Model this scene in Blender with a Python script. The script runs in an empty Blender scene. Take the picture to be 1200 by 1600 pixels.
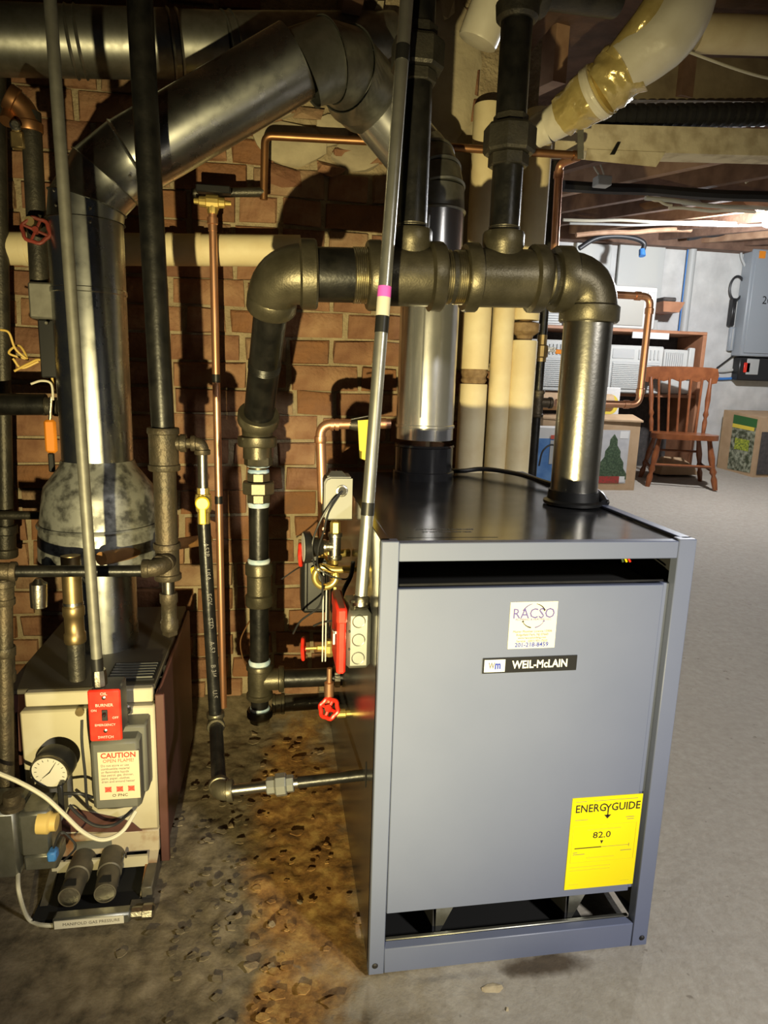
import bpy, bmesh, math, random
import numpy as np
from mathutils import Vector, Matrix, noise
random.seed(7)
S = bpy.context.scene
COL = S.collection
# ------------------------------------------------------------------ camera
F_PX = 1045.51
CAM = Vector((-0.1661, -1.0250, 1.0751)); YAW, PITCH, ROLL = 0.1625, 0.1964, 0.0317
fw = Vector((math.sin(YAW)*math.cos(PITCH), math.cos(YAW)*math.cos(PITCH), -math.sin(PITCH)))
rt = Vector((math.cos(YAW), -math.sin(YAW), 0)); up = rt.cross(fw)
cr = rt*math.cos(ROLL) + up*math.sin(ROLL); cu = up*math.cos(ROLL) - rt*math.sin(ROLL)
cd = bpy.data.cameras.new('camera'); cam = bpy.data.objects.new('camera', cd); COL.objects.link(cam)
cd.sensor_fit = 'HORIZONTAL'; cd.sensor_width = 36; cd.lens = F_PX/1200*36; cd.clip_start = 0.02
cam.matrix_world = Matrix(((cr.x, cu.x, -fw.x, CAM.x), (cr.y, cu.y, -fw.y, CAM.y), (cr.z, cu.z, -fw.z, CAM.z), (0, 0, 0, 1)))
S.camera = cam
# ------------------------------------------------------------------ world, lights, exposure
S.view_settings.view_transform = 'Standard'; S.view_settings.look = 'None'
S.view_settings.gamma = 1; S.view_settings.exposure = 0.0; S.view_settings.use_curve_mapping = False
w = bpy.data.worlds.new('basement_air'); S.world = w; w.use_nodes = True
w.node_tree.nodes['Background'].inputs[0].default_value = (0.9, 0.95, 1.0, 1)
w.node_tree.nodes['Background'].inputs[1].default_value = 0.012
def light(name, kind, loc, power, col, target=None, **kw):
    ld = bpy.data.lights.new(name, kind); ld.energy = power; ld.color = col
    for k, v in kw.items(): setattr(ld, k, v)
    o = bpy.data.objects.new(name, ld); COL.objects.link(o); o.location = loc
    if target is not None: o.rotation_euler = (Vector(target)-Vector(loc)).to_track_quat('-Z', 'Y').to_euler()
    return o
light('torch_light', 'SPOT', (-0.37, -1.30, 0.56), 275, (1.0, 0.84, 0.42), (0.03, 1.05, 0.86), spot_size=math.radians(75), spot_blend=1.0, shadow_soft_size=0.012)
light('room_lamp_light', 'SPOT', (1.45, -2.1, 1.95), 360, (1.0, 0.96, 0.90), (1.10, -.1, .0), spot_size=math.radians(78), spot_blend=1.0, shadow_soft_size=0.10)
# the bare bulb of the far room is in its own builder below

def at(px, py, Y):
    d = fw + cr*((px-600)/F_PX) - cu*((py-800)/F_PX)
    return CAM + d*((Y-CAM.y)/d.y)
def atZ(px, py, Z):
    d = fw + cr*((px-600)/F_PX) - cu*((py-800)/F_PX)
    return CAM + d*((Z-CAM.z)/d.z)
def floor_z(y): return 0.06*(y-1) if y > 1 else 0.0
def ceil_z(y): return 2.02 + 0.105*max(0, y-1)
# ------------------------------------------------------------------ materials
MATS = {}
def mat(name, c1, c2=None, scale=8, rough=.5, metal=0.0, bump=0.0, bscale=60, rvar=0.0, coat=0.0, emit=None, vor=False, detail=4, contrast=(.35, .65), spec=None, trans=0):
    m = bpy.data.materials.new(name); m.use_nodes = True; nt = m.node_tree; N = nt.nodes; L = nt.links
    b = N['Principled BSDF']; b.inputs['Base Color'].default_value = (*c1, 1); b.inputs['Roughness'].default_value = rough; b.inputs['Metallic'].default_value = metal
    if coat: b.inputs['Coat Weight'].default_value = coat; b.inputs['Coat Roughness'].default_value = .08
    if spec is not None: b.inputs['Specular IOR Level'].default_value = spec
    if trans: b.inputs['Transmission Weight'].default_value = trans
    if emit: b.inputs['Emission Color'].default_value = (*emit[:3], 1); b.inputs['Emission Strength'].default_value = emit[3]
    tc = N.new('ShaderNodeTexCoord')
    if c2 or rvar:
        if vor:
            n = N.new('ShaderNodeTexVoronoi'); n.inputs['Scale'].default_value = scale; src = n.outputs['Color']
        else:
            n = N.new('ShaderNodeTexNoise'); n.inputs['Scale'].default_value = scale; n.inputs['Detail'].default_value = detail; src = n.outputs['Fac']
        L.new(tc.outputs['Object'], n.inputs['Vector'])
        r = N.new('ShaderNodeValToRGB'); r.color_ramp.elements[0].position = contrast[0]; r.color_ramp.elements[1].position = contrast[1]
        r.color_ramp.elements[0].color = (*c1, 1); r.color_ramp.elements[1].color = (*(c2 or c1), 1)
        L.new(src, r.inputs['Fac']); L.new(r.outputs['Color'], b.inputs['Base Color'])
        if rvar:
            mr = N.new('ShaderNodeMapRange'); mr.inputs['To Min'].default_value = max(.02, rough-rvar); mr.inputs['To Max'].default_value = rough+rvar
            L.new(src, mr.inputs['Value']); L.new(mr.outputs['Result'], b.inputs['Roughness'])
    if bump:
        n2 = N.new('ShaderNodeTexNoise'); n2.inputs['Scale'].default_value = bscale; n2.inputs['Detail'].default_value = 6
        L.new(tc.outputs['Object'], n2.inputs['Vector'])
        bp = N.new('ShaderNodeBump'); bp.inputs['Strength'].default_value = bump; bp.inputs['Distance'].default_value = .01
        L.new(n2.outputs['Fac'], bp.inputs['Height']); L.new(bp.outputs['Normal'], b.inputs['Normal'])
    MATS[name] = m; return m
mat('boiler_blue', (.128, .150, .235), (.136, .158, .245), 6, .42, bump=.02, bscale=400)
mat('boiler_black', (.018, .018, .02), (.026, .026, .028), 20, .18, rvar=.05)
mat('boiler_side', (.05, .05, .055), (.065, .064, .066), 5, .22, metal=.3, rvar=.04)
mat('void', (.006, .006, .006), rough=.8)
mat('black_pipe', (.007, .007, .007), (.017, .016, .014), 30, .36, metal=.25, bump=.06, bscale=120, rvar=.1)
mat('cast_iron', (.085, .075, .05), (.13, .115, .078), 25, .40, metal=.7, bump=.07, bscale=260, rvar=.08)
mat('old_iron', (.065, .055, .038), (.11, .085, .055), 22, .5, metal=.6, bump=.2, bscale=140, rvar=.1)
mat('dark_iron', (.045, .042, .036), (.08, .072, .055), 22, .45, metal=.6, bump=.15, bscale=180, rvar=.1)
mat('raw_steel', (.42, .40, .35), (.30, .29, .26), 14, .30, metal=1, bump=.04, bscale=90, rvar=.07)
mat('thread', (.60, .55, .40), (.45, .41, .3), 60, .32, metal=1)
mat('galv', (.56, .57, .56), (.40, .41, .40), 34, .29, metal=1, rvar=.12, detail=8, contrast=(.35, .65))
mat('galv_new', (.66, .66, .66), (.58, .58, .58), 30, .25, metal=.85, rvar=.05)
mat('galv_dull', (.34, .34, .31), (.24, .24, .21), 40, .42, metal=.9, rvar=.08)
mat('galv_spangle', (.34, .345, .32), (.09, .09, .085), 38, .42, metal=.6, rvar=.1, detail=6, contrast=(.42, .62))
mat('emt', (.62, .62, .58), (.52, .52, .48), 40, .33, metal=.9)
mat('emt_old', (.20, .195, .17), (.15, .145, .125), 40, .55, metal=.5)
mat('zinc_box', (.44, .45, .42), (.36, .37, .35), 60, .38, metal=.85, rvar=.08)
mat('copper', (.86, .48, .30), (.74, .37, .21), 18, .38, metal=.88, rvar=.08)
mat('copper_old', (.30, .15, .07), (.40, .20, .09), 25, .42, metal=.9)
mat('brass', (.90, .70, .24), (.78, .58, .2), 30, .33, metal=.85)
mat('orange_brown', (.36, .18, .06), (.24, .12, .045), 25, .5)
mat('brass_old', (.36, .27, .13), (.25, .18, .09), 25, .42, metal=.9)
mat('nickel', (.55, .52, .45), (.42, .4, .34), 40, .3, metal=1, bump=.08, bscale=200)
mat('tape_blue', (.30, .45, .62), (.62, .70, .76), 40, .6)
mat('tape_white', (.75, .74, .68), rough=.7)
mat('tape_black', (.012, .012, .012), rough=.4)
mat('tape_pink', (.75, .12, .62), rough=.5)
mat('red_paint', (.62, .022, .012), (.72, .04, .02), 40, .35)
mat('red_old', (.12, .022, .015), (.2, .03, .02), 40, .5)
mat('yellow', (.78, .58, .03), rough=.4)
mat('label_yellow', (.80, .68, .0), rough=.45)
mat('ink', (.012, .010, .010), rough=.6)
mat('ink_grey', (.26, .22, .10), rough=.6)
mat('ink_mid', (.14, .13, .12), rough=.6)
mat('ink_olive', (.62, .54, .02), rough=.6)
mat('ink_blue', (.03, .05, .32), rough=.6)
mat('ink_violet', (.10, .08, .28), rough=.6)
mat('ink_red', (.55, .035, .02), rough=.6)
mat('ink_pink', (.60, .10, .06), rough=.6)
mat('ink_pale', (.85, .55, .48), rough=.6)
mat('paper', (.62, .59, .50), rough=.6)
mat('paper_white', (.66, .66, .64), rough=.5)
mat('caution_paper', (.60, .50, .34), rough=.6)
mat('plastic_black', (.014, .014, .015), rough=.35)
mat('plastic_grey', (.15, .15, .14), (.17, .17, .16), 30, .5)
mat('control_grey', (.24, .24, .21), rough=.4)
mat('trans_grey', (.115, .115, .10), (.13, .128, .11), 30, .45)
mat('knob_cream', (.66, .48, .16), rough=.4)
mat('glass', (.9, .95, .92), rough=.03, trans=1)
mat('cream_enamel', (.50, .46, .34), (.38, .32, .20), 7, .45, detail=8, contrast=(.45, .8))
mat('rust_enamel', (.42, .36, .26), (.22, .10, .04), 16, .6, detail=8, contrast=(.45, .62))
mat('maroon', (.10, .04, .032), (.075, .03, .025), 10, .5)
mat('old_top', (.05, .044, .032), (.08, .068, .045), 8, .6)
mat('grate', (.10, .09, .07), (.16, .14, .10), 30, .55, metal=.4)
mat('white_wire', (.62, .59, .48), rough=.5)
mat('yellow_wire', (.62, .42, .10), rough=.5)
mat('blue', (.05, .20, .55), rough=.5)
mat('orange', (.75, .25, .02), rough=.5)
mat('canvas', (.76, .66, .42), (.68, .56, .33), 14, .62, bump=.12, bscale=30)
mat('canvas_end', (.18, .11, .05), (.30, .20, .10), 50, .8, bump=.3, bscale=80)
mat('insul_white', (.74, .70, .58), (.64, .59, .47), 10, .36, bump=.25, bscale=14, coat=.4)
mat('insul_gold', (.62, .50, .20), (.45, .34, .12), 22, .22, metal=.25, bump=.5, bscale=26, coat=.8, contrast=(.3, .7))
mat('plaster', (.42, .36, .24), (.30, .25, .17), 9, .85, bump=.5, bscale=30)
mat('mortar', (.36, .29, .18), (.26, .20, .12), 18, .9, bump=.9, bscale=90, detail=8)
mat('brick_a', (.165, .072, .037), (.30, .16, .085), 14, .85, bump=.7, bscale=60, detail=10, contrast=(.38, .72))
mat('brick_b', (.21, .098, .05), (.34, .20, .11), 14, .85, bump=.7, bscale=60, detail=10, contrast=(.38, .72))
mat('brick_c', (.15, .065, .035), (.26, .14, .08), 14, .85, bump=.7, bscale=60, detail=10, contrast=(.38, .72))
mat('brick_d', (.225, .10, .04), (.17, .08, .04), 14, .85, bump=.7, bscale=60, detail=10, contrast=(.38, .72))
mat('brick_e', (.20, .11, .06), (.32, .22, .13), 14, .85, bump=.7, bscale=60, detail=10, contrast=(.38, .72))
mat('wood_dark', (.085, .045, .025), (.16, .085, .05), 12, .75, bump=.3, bscale=40)
mat('wood_joist', (.20, .115, .075), (.12, .065, .042), 9, .8, bump=.3, bscale=40)
mat('wood_pale', (.42, .26, .16), (.30, .17, .1), 12, .7)
mat('wood_grey', (.24, .19, .12), (.16, .12, .075), 10, .8, bump=.3, bscale=30)
mat('whitewash', (.70, .62, .45), (.36, .28, .17), 16, .8, bump=.3, bscale=30, detail=8, contrast=(.45, .75))
mat('chair_wood', (.25, .085, .03), (.16, .05, .018), 14, .28)
mat('shelf_wood', (.40, .19, .10), (.32, .145, .075), 12, .5)
mat('stone_wall', (.62, .62, .60), (.50, .50, .485), 6, .85, bump=.9, bscale=9, detail=8)
mat('panel_grey', (.30, .33, .36), rough=.45)
mat('ac_white', (.50, .51, .485), rough=.45)
mat('ac_beige', (.33, .32, .28), rough=.5)
mat('ac_grey', (.42, .43, .42), rough=.5)
mat('cardboard', (.46, .32, .19), (.40, .27, .15), 10, .75)
mat('cardboard_dk', (.25, .17, .10), (.3, .2, .12), 10, .8)
mat('print_grey', (.50, .50, .50), (.42, .42, .43), 14, .6)
mat('print_green', (.025, .05, .022), (.075, .12, .06), 60, .7, detail=8, contrast=(.4, .65))
mat('print_red', (.40, .03, .03), (.2, .05, .03), 60, .6)
mat('print_photo', (.05, .06, .03), (.34, .36, .26), 26, .6, detail=8, contrast=(.4, .65))
mat('print_lime', (.45, .5, .05), (.1, .16, .03), 60, .6)
mat('print_yellow', (.70, .55, .06), rough=.6)
mat('print_dkgreen', (.03, .12, .03), rough=.6)
mat('print_blue', (.06, .17, .42), (.12, .26, .52), 12, .5)
mat('fabric_dark', (.05, .045, .042), (.08, .07, .065), 30, .9)
mat('flake', (.50, .42, .28), (.36, .29, .18), 40, .85, bump=.3)
mat('stone_chip', (.26, .20, .12), (.16, .115, .065), 40, .9, bump=.5)
mat('cable_dark', (.02, .02, .022), rough=.45)
mat('bulb', (1, 1, 1), emit=(.92, .96, 1.0, 60))

# floor: concrete with rust stains and dirt of their own outline
def floor_material():
    m = bpy.data.materials.new('floor_concrete'); m.use_nodes = True; nt = m.node_tree; N = nt.nodes; L = nt.links; b = N['Principled BSDF']
    tc = N.new('ShaderNodeTexCoord')
    def ns(scale, detail=6, rough=.6):
        n = N.new('ShaderNodeTexNoise'); n.inputs['Scale'].default_value = scale; n.inputs['Detail'].default_value = detail; n.inputs['Roughness'].default_value = rough
        L.new(tc.outputs['Object'], n.inputs['Vector']); return n.outputs['Fac']
    def ramp(src, stops):
        r = N.new('ShaderNodeValToRGB'); e = r.color_ramp.elements
        while len(e) < len(stops): e.new(.5)
        for k, (p, c) in enumerate(stops): e[k].position = p; e[k].color = (*c, 1) if len(c) == 3 else c
        L.new(src, r.inputs['Fac']); return r.outputs['Color']
    def mix(fac, a, c):
        x = N.new('ShaderNodeMix'); x.data_type = 'RGBA'; L.new(fac, x.inputs['Factor']); L.new(a, x.inputs['A']); L.new(c, x.inputs['B']); return x.outputs['Result']
    def blob(cx, cy, rx, ry, edge=.5):                                  # where the rust from the leak and the dirt lie
        s = N.new('ShaderNodeSeparateXYZ'); L.new(tc.outputs['Object'], s.inputs[0])
        def lin(o, c, r):
            a = N.new('ShaderNodeMath'); a.operation = 'SUBTRACT'; L.new(o, a.inputs[0]); a.inputs[1].default_value = c
            d = N.new('ShaderNodeMath'); d.operation = 'DIVIDE'; L.new(a.outputs[0], d.inputs[0]); d.inputs[1].default_value = r
            q = N.new('ShaderNodeMath'); q.operation = 'POWER'; L.new(d.outputs[0], q.inputs[0]); q.inputs[1].default_value = 2; return q.outputs[0]
        a = N.new('ShaderNodeMath'); a.operation = 'ADD'; L.new(lin(s.outputs[0], cx, rx), a.inputs[0]); L.new(lin(s.outputs[1], cy, ry), a.inputs[1])
        j = N.new('ShaderNodeMath'); j.operation = 'MULTIPLY_ADD'; L.new(ns(9, 8), j.inputs[0]); j.inputs[1].default_value = 2.2; L.new(a.outputs[0], j.inputs[2])
        mr = N.new('ShaderNodeMapRange'); mr.inputs['From Min'].default_value = 2.3; mr.inputs['From Max'].default_value = 1.5; L.new(j.outputs[0], mr.inputs['Value']); return mr.outputs['Result']
    base = mix(ns(2.2, 8), ramp(ns(24, 8), [(.3, (.28, .25, .205)), (.7, (.37, .34, .29))]), ramp(ns(50, 8), [(.35, (.31, .28, .235)), (.7, (.42, .395, .35))]))
    dirt = ramp(ns(16, 10, .7), [(.35, (.07, .055, .032)), (.5, (.17, .135, .08)), (.68, (.27, .22, .14))])
    rust = ramp(ns(20, 10, .7), [(.34, (.10, .05, .018)), (.48, (.27, .135, .035)), (.64, (.46, .29, .09))])
    c = mix(blob(-.42, .40, .62, 1.3), base, dirt)
    c = mix(blob(-.10, .42, .14, .55), c, rust)
    c = mix(blob(-.16, -.12, .07, .22), c, rust)
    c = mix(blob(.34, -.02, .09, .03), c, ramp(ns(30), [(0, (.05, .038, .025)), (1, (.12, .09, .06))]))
    spots = ramp(ns(38, 2), [(.70, (0, 0, 0)), (.76, (.6, .6, .6))])
    c = mix(spots, c, ramp(ns(30), [(0, (.10, .085, .065)), (1, (.16, .13, .1))]))
    L.new(c, b.inputs['Base Color']); b.inputs['Roughness'].default_value = .82
    bp = N.new('ShaderNodeBump'); bp.inputs['Strength'].default_value = .4; bp.inputs['Distance'].default_value = .006
    L.new(ns(60, 10, .6), bp.inputs['Height']); L.new(bp.outputs['Normal'], b.inputs['Normal'])
    MATS['floor_concrete'] = m
floor_material()
# ------------------------------------------------------------------ mesh helpers
def V(*a): return Vector(a)
class MB:
    def __init__(s): s.v = []; s.f = []
    def hull(s, pts):
        bm = bmesh.new()
        for p in pts: bm.verts.new(p)
        bmesh.ops.convex_hull(bm, input=bm.verts)
        bmesh.ops.dissolve_limit(bm, angle_limit=.02, verts=bm.verts, edges=bm.edges)
        bmesh.ops.recalc_face_normals(bm, faces=bm.faces)
        bm.verts.index_update(); n = len(s.v)
        vs = [v for v in bm.verts if v.link_faces]; idx = {v: n+i for i, v in enumerate(vs)}
        s.v += [v.co.copy() for v in vs]; s.f += [[idx[v] for v in f.verts] for f in bm.faces]; bm.free(); return s
    def box(s, lo, hi, b=0.0, M=None):
        lo = [min(x, y) for x, y in zip(lo, hi)], [max(x, y) for x, y in zip(lo, hi)]; lo, hi = lo
        pts = []
        if b <= 0:
            pts = [V(x, y, z) for x in (lo[0], hi[0]) for y in (lo[1], hi[1]) for z in (lo[2], hi[2])]
        else:
            b = min(b, *[(h-l)*.49 for l, h in zip(lo, hi)])
            for i in (0, 1):
                for j in (0, 1):
                    for k in (0, 1):
                        c = [(lo, hi)[i][0], (lo, hi)[j][1], (lo, hi)[k][2]]; sg = [1-2*i, 1-2*j, 1-2*k]
                        for a in range(3): pts.append(V(*[c[q]+(0 if q == a else sg[q]*b) for q in range(3)]))
        if M: pts = [M @ p for p in pts]
        return s.hull(pts)
    def lathe(s, p, d, prof, seg=24, phase=0.0, ends=True):
        p = Vector(p); d = Vector(d).normalized(); a = d.orthogonal().normalized()
        if abs(d.z) > .9: a = (V(1, 0, 0)-d*d.x).normalized()
        c = d.cross(a); n = len(s.v); m = len(prof)
        for t, r in prof:
            for k in range(seg):
                th = 2*math.pi*(k+phase)/seg; s.v.append(p + d*t + (a*math.cos(th)+c*math.sin(th))*r)
        for i in range(m-1):
            for k in range(seg):
                k2 = (k+1) % seg; s.f.append([n+i*seg+k, n+i*seg+k2, n+(i+1)*seg+k2, n+(i+1)*seg+k])
        if ends:
            s.f.append([n+k for k in reversed(range(seg))]); s.f.append([n+(m-1)*seg+k for k in range(seg)])
        return s
    def tube(s, path, r, seg=12, ends=True, closed=False):
        path = [Vector(q) for q in path]; m = len(path); rs = r if isinstance(r, (list, tuple)) else [r]*m
        n = len(s.v); u = None
        for i in range(m):
            if closed: t = (path[(i+1) % m]-path[i-1]).normalized()
            else: t = (path[min(i+1, m-1)]-path[max(i-1, 0)]).normalized()
            u = (u - t*u.dot(t)).normalized() if u is not None else t.orthogonal().normalized()
            c = t.cross(u)
            for k in range(seg):
                th = 2*math.pi*k/seg; s.v.append(path[i] + (u*math.cos(th)+c*math.sin(th))*rs[i])
        for i in range(m if closed else m-1):
            for k in range(seg):
                k2 = (k+1) % seg; i2 = (i+1) % m; s.f.append([n+i*seg+k, n+i*seg+k2, n+i2*seg+k2, n+i2*seg+k])
        if ends and not closed:
            s.f.append([n+k for k in reversed(range(seg))]); s.f.append([n+(m-1)*seg+k for k in range(seg)])
        return s
    def poly(s, pts): n = len(s.v); s.v += [Vector(p) for p in pts]; s.f.append(list(range(n, n+len(pts)))); return s
    def prism(s, pts, off):
        pts = [Vector(p) for p in pts]; off = Vector(off); n = len(s.v); k = len(pts)
        s.v += pts + [p+off for p in pts]
        s.f.append(list(range(n, n+k))); s.f.append([n+k+i for i in reversed(range(k))])
        for i in range(k): j = (i+1) % k; s.f.append([n+i, n+k+i, n+k+j, n+j])
        return s
    def build(s, name, m, parent=None, smooth=True, ang=38):
        org = parent.matrix_world_org if False else ORG.get(parent.name, V(0, 0, 0)) if parent else V(0, 0, 0)
        me = bpy.data.meshes.new(name); me.from_pydata([tuple(v-org) for v in s.v], [], s.f); me.validate()
        bm = bmesh.new(); bm.from_mesh(me); bmesh.ops.recalc_face_normals(bm, faces=bm.faces); bm.to_mesh(me); bm.free()
        if smooth:
            me.polygons.foreach_set('use_smooth', [True]*len(me.polygons)); me.set_sharp_from_angle(angle=math.radians(ang))
        me.materials.append(MATS[m]); o = bpy.data.objects.new(name, me); COL.objects.link(o)
        if parent: o.parent = parent; ORG[o.name] = org
        return o
ORG = {}
def tag(o, label, cat, group=None, kind=None):
    if label: o['label'] = label
    if cat: o['category'] = cat
    if group: o['group'] = group
    if kind: o['kind'] = kind
    return o
def thing(name, label, cat, loc=(0, 0, 0), group=None):
    o = bpy.data.objects.new(name, None); COL.objects.link(o); o.location = loc; o.empty_display_size = .05; ORG[o.name] = Vector(loc)
    return tag(o, label, cat, group)
def struct(o): o['kind'] = 'structure'; return o
def solo(mb, name, m, label, cat, group=None, **k): return tag(mb.build(name, m, None, **k), label, cat, group)
def arc(c, a, b, n=8):
    """quarter-like bend at corner c from point a to point b (quadratic)"""
    return [a*(1-t)**2 + c*2*t*(1-t) + b*t*t for t in [i/n for i in range(n+1)]]
def fillet(pts, r, n=6):
    pts = [Vector(p) for p in pts]; out = [pts[0]]
    for i in range(1, len(pts)-1):
        a = (pts[i-1]-pts[i]); b = (pts[i+1]-pts[i]); k = min(r, a.length*.49, b.length*.49)
        out += arc(pts[i], pts[i]+a.normalized()*k, pts[i]+b.normalized()*k, n)
    return out+[pts[-1]]
def spline(pts, n=6):
    pts = [Vector(p) for p in pts]; P = [pts[0]*2-pts[1]]+pts+[pts[-1]*2-pts[-2]]; out = []
    for i in range(1, len(P)-2):
        p0, p1, p2, p3 = P[i-1:i+3]
        for k in range(n):
            t = k/n; out.append(.5*((2*p1)+(p2-p0)*t+(2*p0-5*p1+4*p2-p3)*t*t+(3*p1-p0-3*p2+p3)*t**3))
    return out+[pts[-1]]
# pipe fittings ----------------------------------------------------
def pipe(par, a, b, r, m='black_pipe', name='pipe', seg=24):
    a, b = Vector(a), Vector(b); return MB().lathe(a, b-a, [(0, r), ((b-a).length, r)], seg).build(name, m, par)
def threads(par, p, d, r, n=5, pitch=.004, m='thread'):
    pr = []
    for i in range(n): pr += [(i*pitch, r), (i*pitch+pitch*.5, r*1.03)]
    return MB().lathe(p, d, pr, 24).build('thread', m, par)
def elbow(par, c, da, db, R, rb, ra_col, rb_col, colw, m='cast_iron', name='elbow'):
    c = Vector(c); da = Vector(da).normalized(); db = Vector(db).normalized()
    A = c+da*R; B = c+db*R; mb = MB(); path = arc(c, A, B, 10)
    r0, r1 = (rb if isinstance(rb, tuple) else (rb, rb))
    mb.tube(path, [r0+(r1-r0)*i/10 for i in range(11)], 24)
    mb.lathe(A-da*colw*.35, da, [(0, r0), (colw*.12, ra_col), (colw*.88, ra_col), (colw, ra_col*.95), (colw, r0*.8)], 24)
    mb.lathe(B-db*colw*.35, db, [(0, r1), (colw*.12, rb_col), (colw*.88, rb_col), (colw, rb_col*.95), (colw, r1*.8)], 24)
    return mb.build(name, m, par)
def tee(par, a, b, rb, rc, colw, bd=None, bl=0, brb=0, brc=0, m='cast_iron', name='tee', c=None):
    a, b = Vector(a), Vector(b); L = (b-a).length; d = (b-a).normalized(); mb = MB()
    k = colw*.15
    mb.lathe(a, d, [(0, rc*.95), (k, rc), (colw-k, rc), (colw, rb), (L-colw, rb), (L-colw+k, rc), (L-k, rc), (L, rc*.95)], 24)
    if bd is not None:
        bd = Vector(bd).normalized(); c = Vector(c) if c is not None else (a+b)/2
        mb.lathe(c, bd, [(0, brb), (bl-colw, brb), (bl-colw+k, brc), (bl-k, brc), (bl, brc*.95)], 24)
    return mb.build(name, m, par)
def coupling(par, a, b, rb, rc, m='cast_iron', name='coupling', band=.25):
    a, b = Vector(a), Vector(b); L = (b-a).length
    return MB().lathe(a, b-a, [(0, rc*.94), (L*.04, rc), (L*band, rc), (L*band+L*.04, rb), (L*(1-band)-L*.04, rb), (L*(1-band), rc), (L*.96, rc), (L, rc*.94)], 24).build(name, m, par)
def union(par, secs, m='cast_iron', seg=8, name='union'):
    """secs: list of (p0,p1,r): stacked nuts"""
    out = None
    for i, (a, b, r) in enumerate(secs):
        a, b = Vector(a), Vector(b); L = (b-a).length
        mb = MB().lathe(a, b-a, [(0, r*.93), (L*.1, r), (L*.9, r), (L, r*.93)], seg, .5)
        o = mb.build(name if out is None else 'union_nut', m, par if out is None else out, ang=20); out = out or o
    return out
def wheel(par, c, axis, R, m='red_paint', name='handwheel', spokes=4, tr=.004):
    c = Vector(c); ax = Vector(axis).normalized(); u = ax.orthogonal().normalized(); v = ax.cross(u); mb = MB()
    ring = [c+(u*math.cos(t)+v*math.sin(t))*(R+.0016*math.cos(6*t)) for t in [2*math.pi*i/30 for i in range(30)]]
    mb.tube(ring, tr, 8, closed=True)
    for k in range(spokes):
        t = 2*math.pi*k/spokes+.4; mb.tube([c, c+(u*math.cos(t)+v*math.sin(t))*R], tr*.75, 6)
    mb.lathe(c-ax*.006, ax, [(0, tr*1.6), (.012, tr*1.6)], 10)
    return mb.build(name, m, par)
def text(par, body, size, loc, m, name='lettering', align='CENTER', rot=(math.pi/2, 0, 0), bold=0, sx=1.0, thick=.0002):
    cu_ = bpy.data.curves.new('t', 'FONT'); cu_.body = body; cu_.size = size; cu_.align_x = align; cu_.align_y = 'CENTER'; cu_.extrude = thick; cu_.offset = bold; cu_.resolution_u = 2
    o = bpy.data.objects.new('t', cu_); COL.objects.link(o)
    dg = bpy.context.evaluated_depsgraph_get(); me = bpy.data.meshes.new_from_object(o.evaluated_get(dg))
    bpy.data.objects.remove(o); bpy.data.curves.remove(cu_); me.name = name
    from mathutils import Euler
    M = Matrix.Translation(Vector(loc)-(ORG.get(par.name, V(0, 0, 0)))) @ Euler(rot).to_matrix().to_4x4() @ Matrix.Diagonal((sx, 1, 1, 1))
    me.transform(M); me.materials.clear(); me.materials.append(MATS[m])
    ob = bpy.data.objects.new(name, me); COL.objects.link(ob); ob.parent = par; ORG[ob.name] = ORG.get(par.name, V(0, 0, 0)); return ob
def bar(par, x0, x1, z, h, y, m, name='printed_line'):
    return MB().box((x0, y-.0003, z-h/2), (x1, y+.0003, z+h/2)).build(name, m, par, smooth=False)

# ================================================================== STRUCTURE
WY = 1.05                                                               # face of the brick wall
def build_floor():
    xs = np.concatenate([np.linspace(-1.9, -.75, 20)[:-1], np.linspace(-.75, .75, 190)[:-1], np.linspace(.75, 6.6, 60)])
    ys = np.concatenate([np.linspace(-2.6, -.6, 25)[:-1], np.linspace(-.6, 1.2, 230)[:-1], np.linspace(1.2, 5.7, 40)])
    verts = []
    for y in ys:
        for x in xs:
            z = floor_z(y)
            n = noise.fractal(V(x*3.1, y*3.1, 0), 1.0, 2.0, 4)*.004
            a = max(0.0, 1-((x+.27)/.36)**2)*max(0.0, 1-((y-.42)/.62)**2)           # broken-up patch between the two boilers
            if a > 0:
                n2 = noise.turbulence(V(x*24, y*17, 3), 5, True)
                n += a**.5*(abs(noise.noise(V(x*9, y*6, 7)))*.012 + n2*.010 - .016)
            if x > -.02 and x < .57 and y > -.02 and y < .87: n = min(n, -.001)
            z += n
            if y > .86 and x < 0: z += (y-.86)*.20
            verts.append((x, y, z))
    nx = len(xs); faces = [(j*nx+i, j*nx+i+1, (j+1)*nx+i+1, (j+1)*nx+i) for j in range(len(ys)-1) for i in range(nx-1)]
    me = bpy.data.meshes.new('floor'); me.from_pydata(verts, [], faces); me.polygons.foreach_set('use_smooth', [True]*len(faces))
    me.materials.append(MATS['floor_concrete']); o = bpy.data.objects.new('floor', me); COL.objects.link(o); return struct(o)
build_floor()

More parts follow.
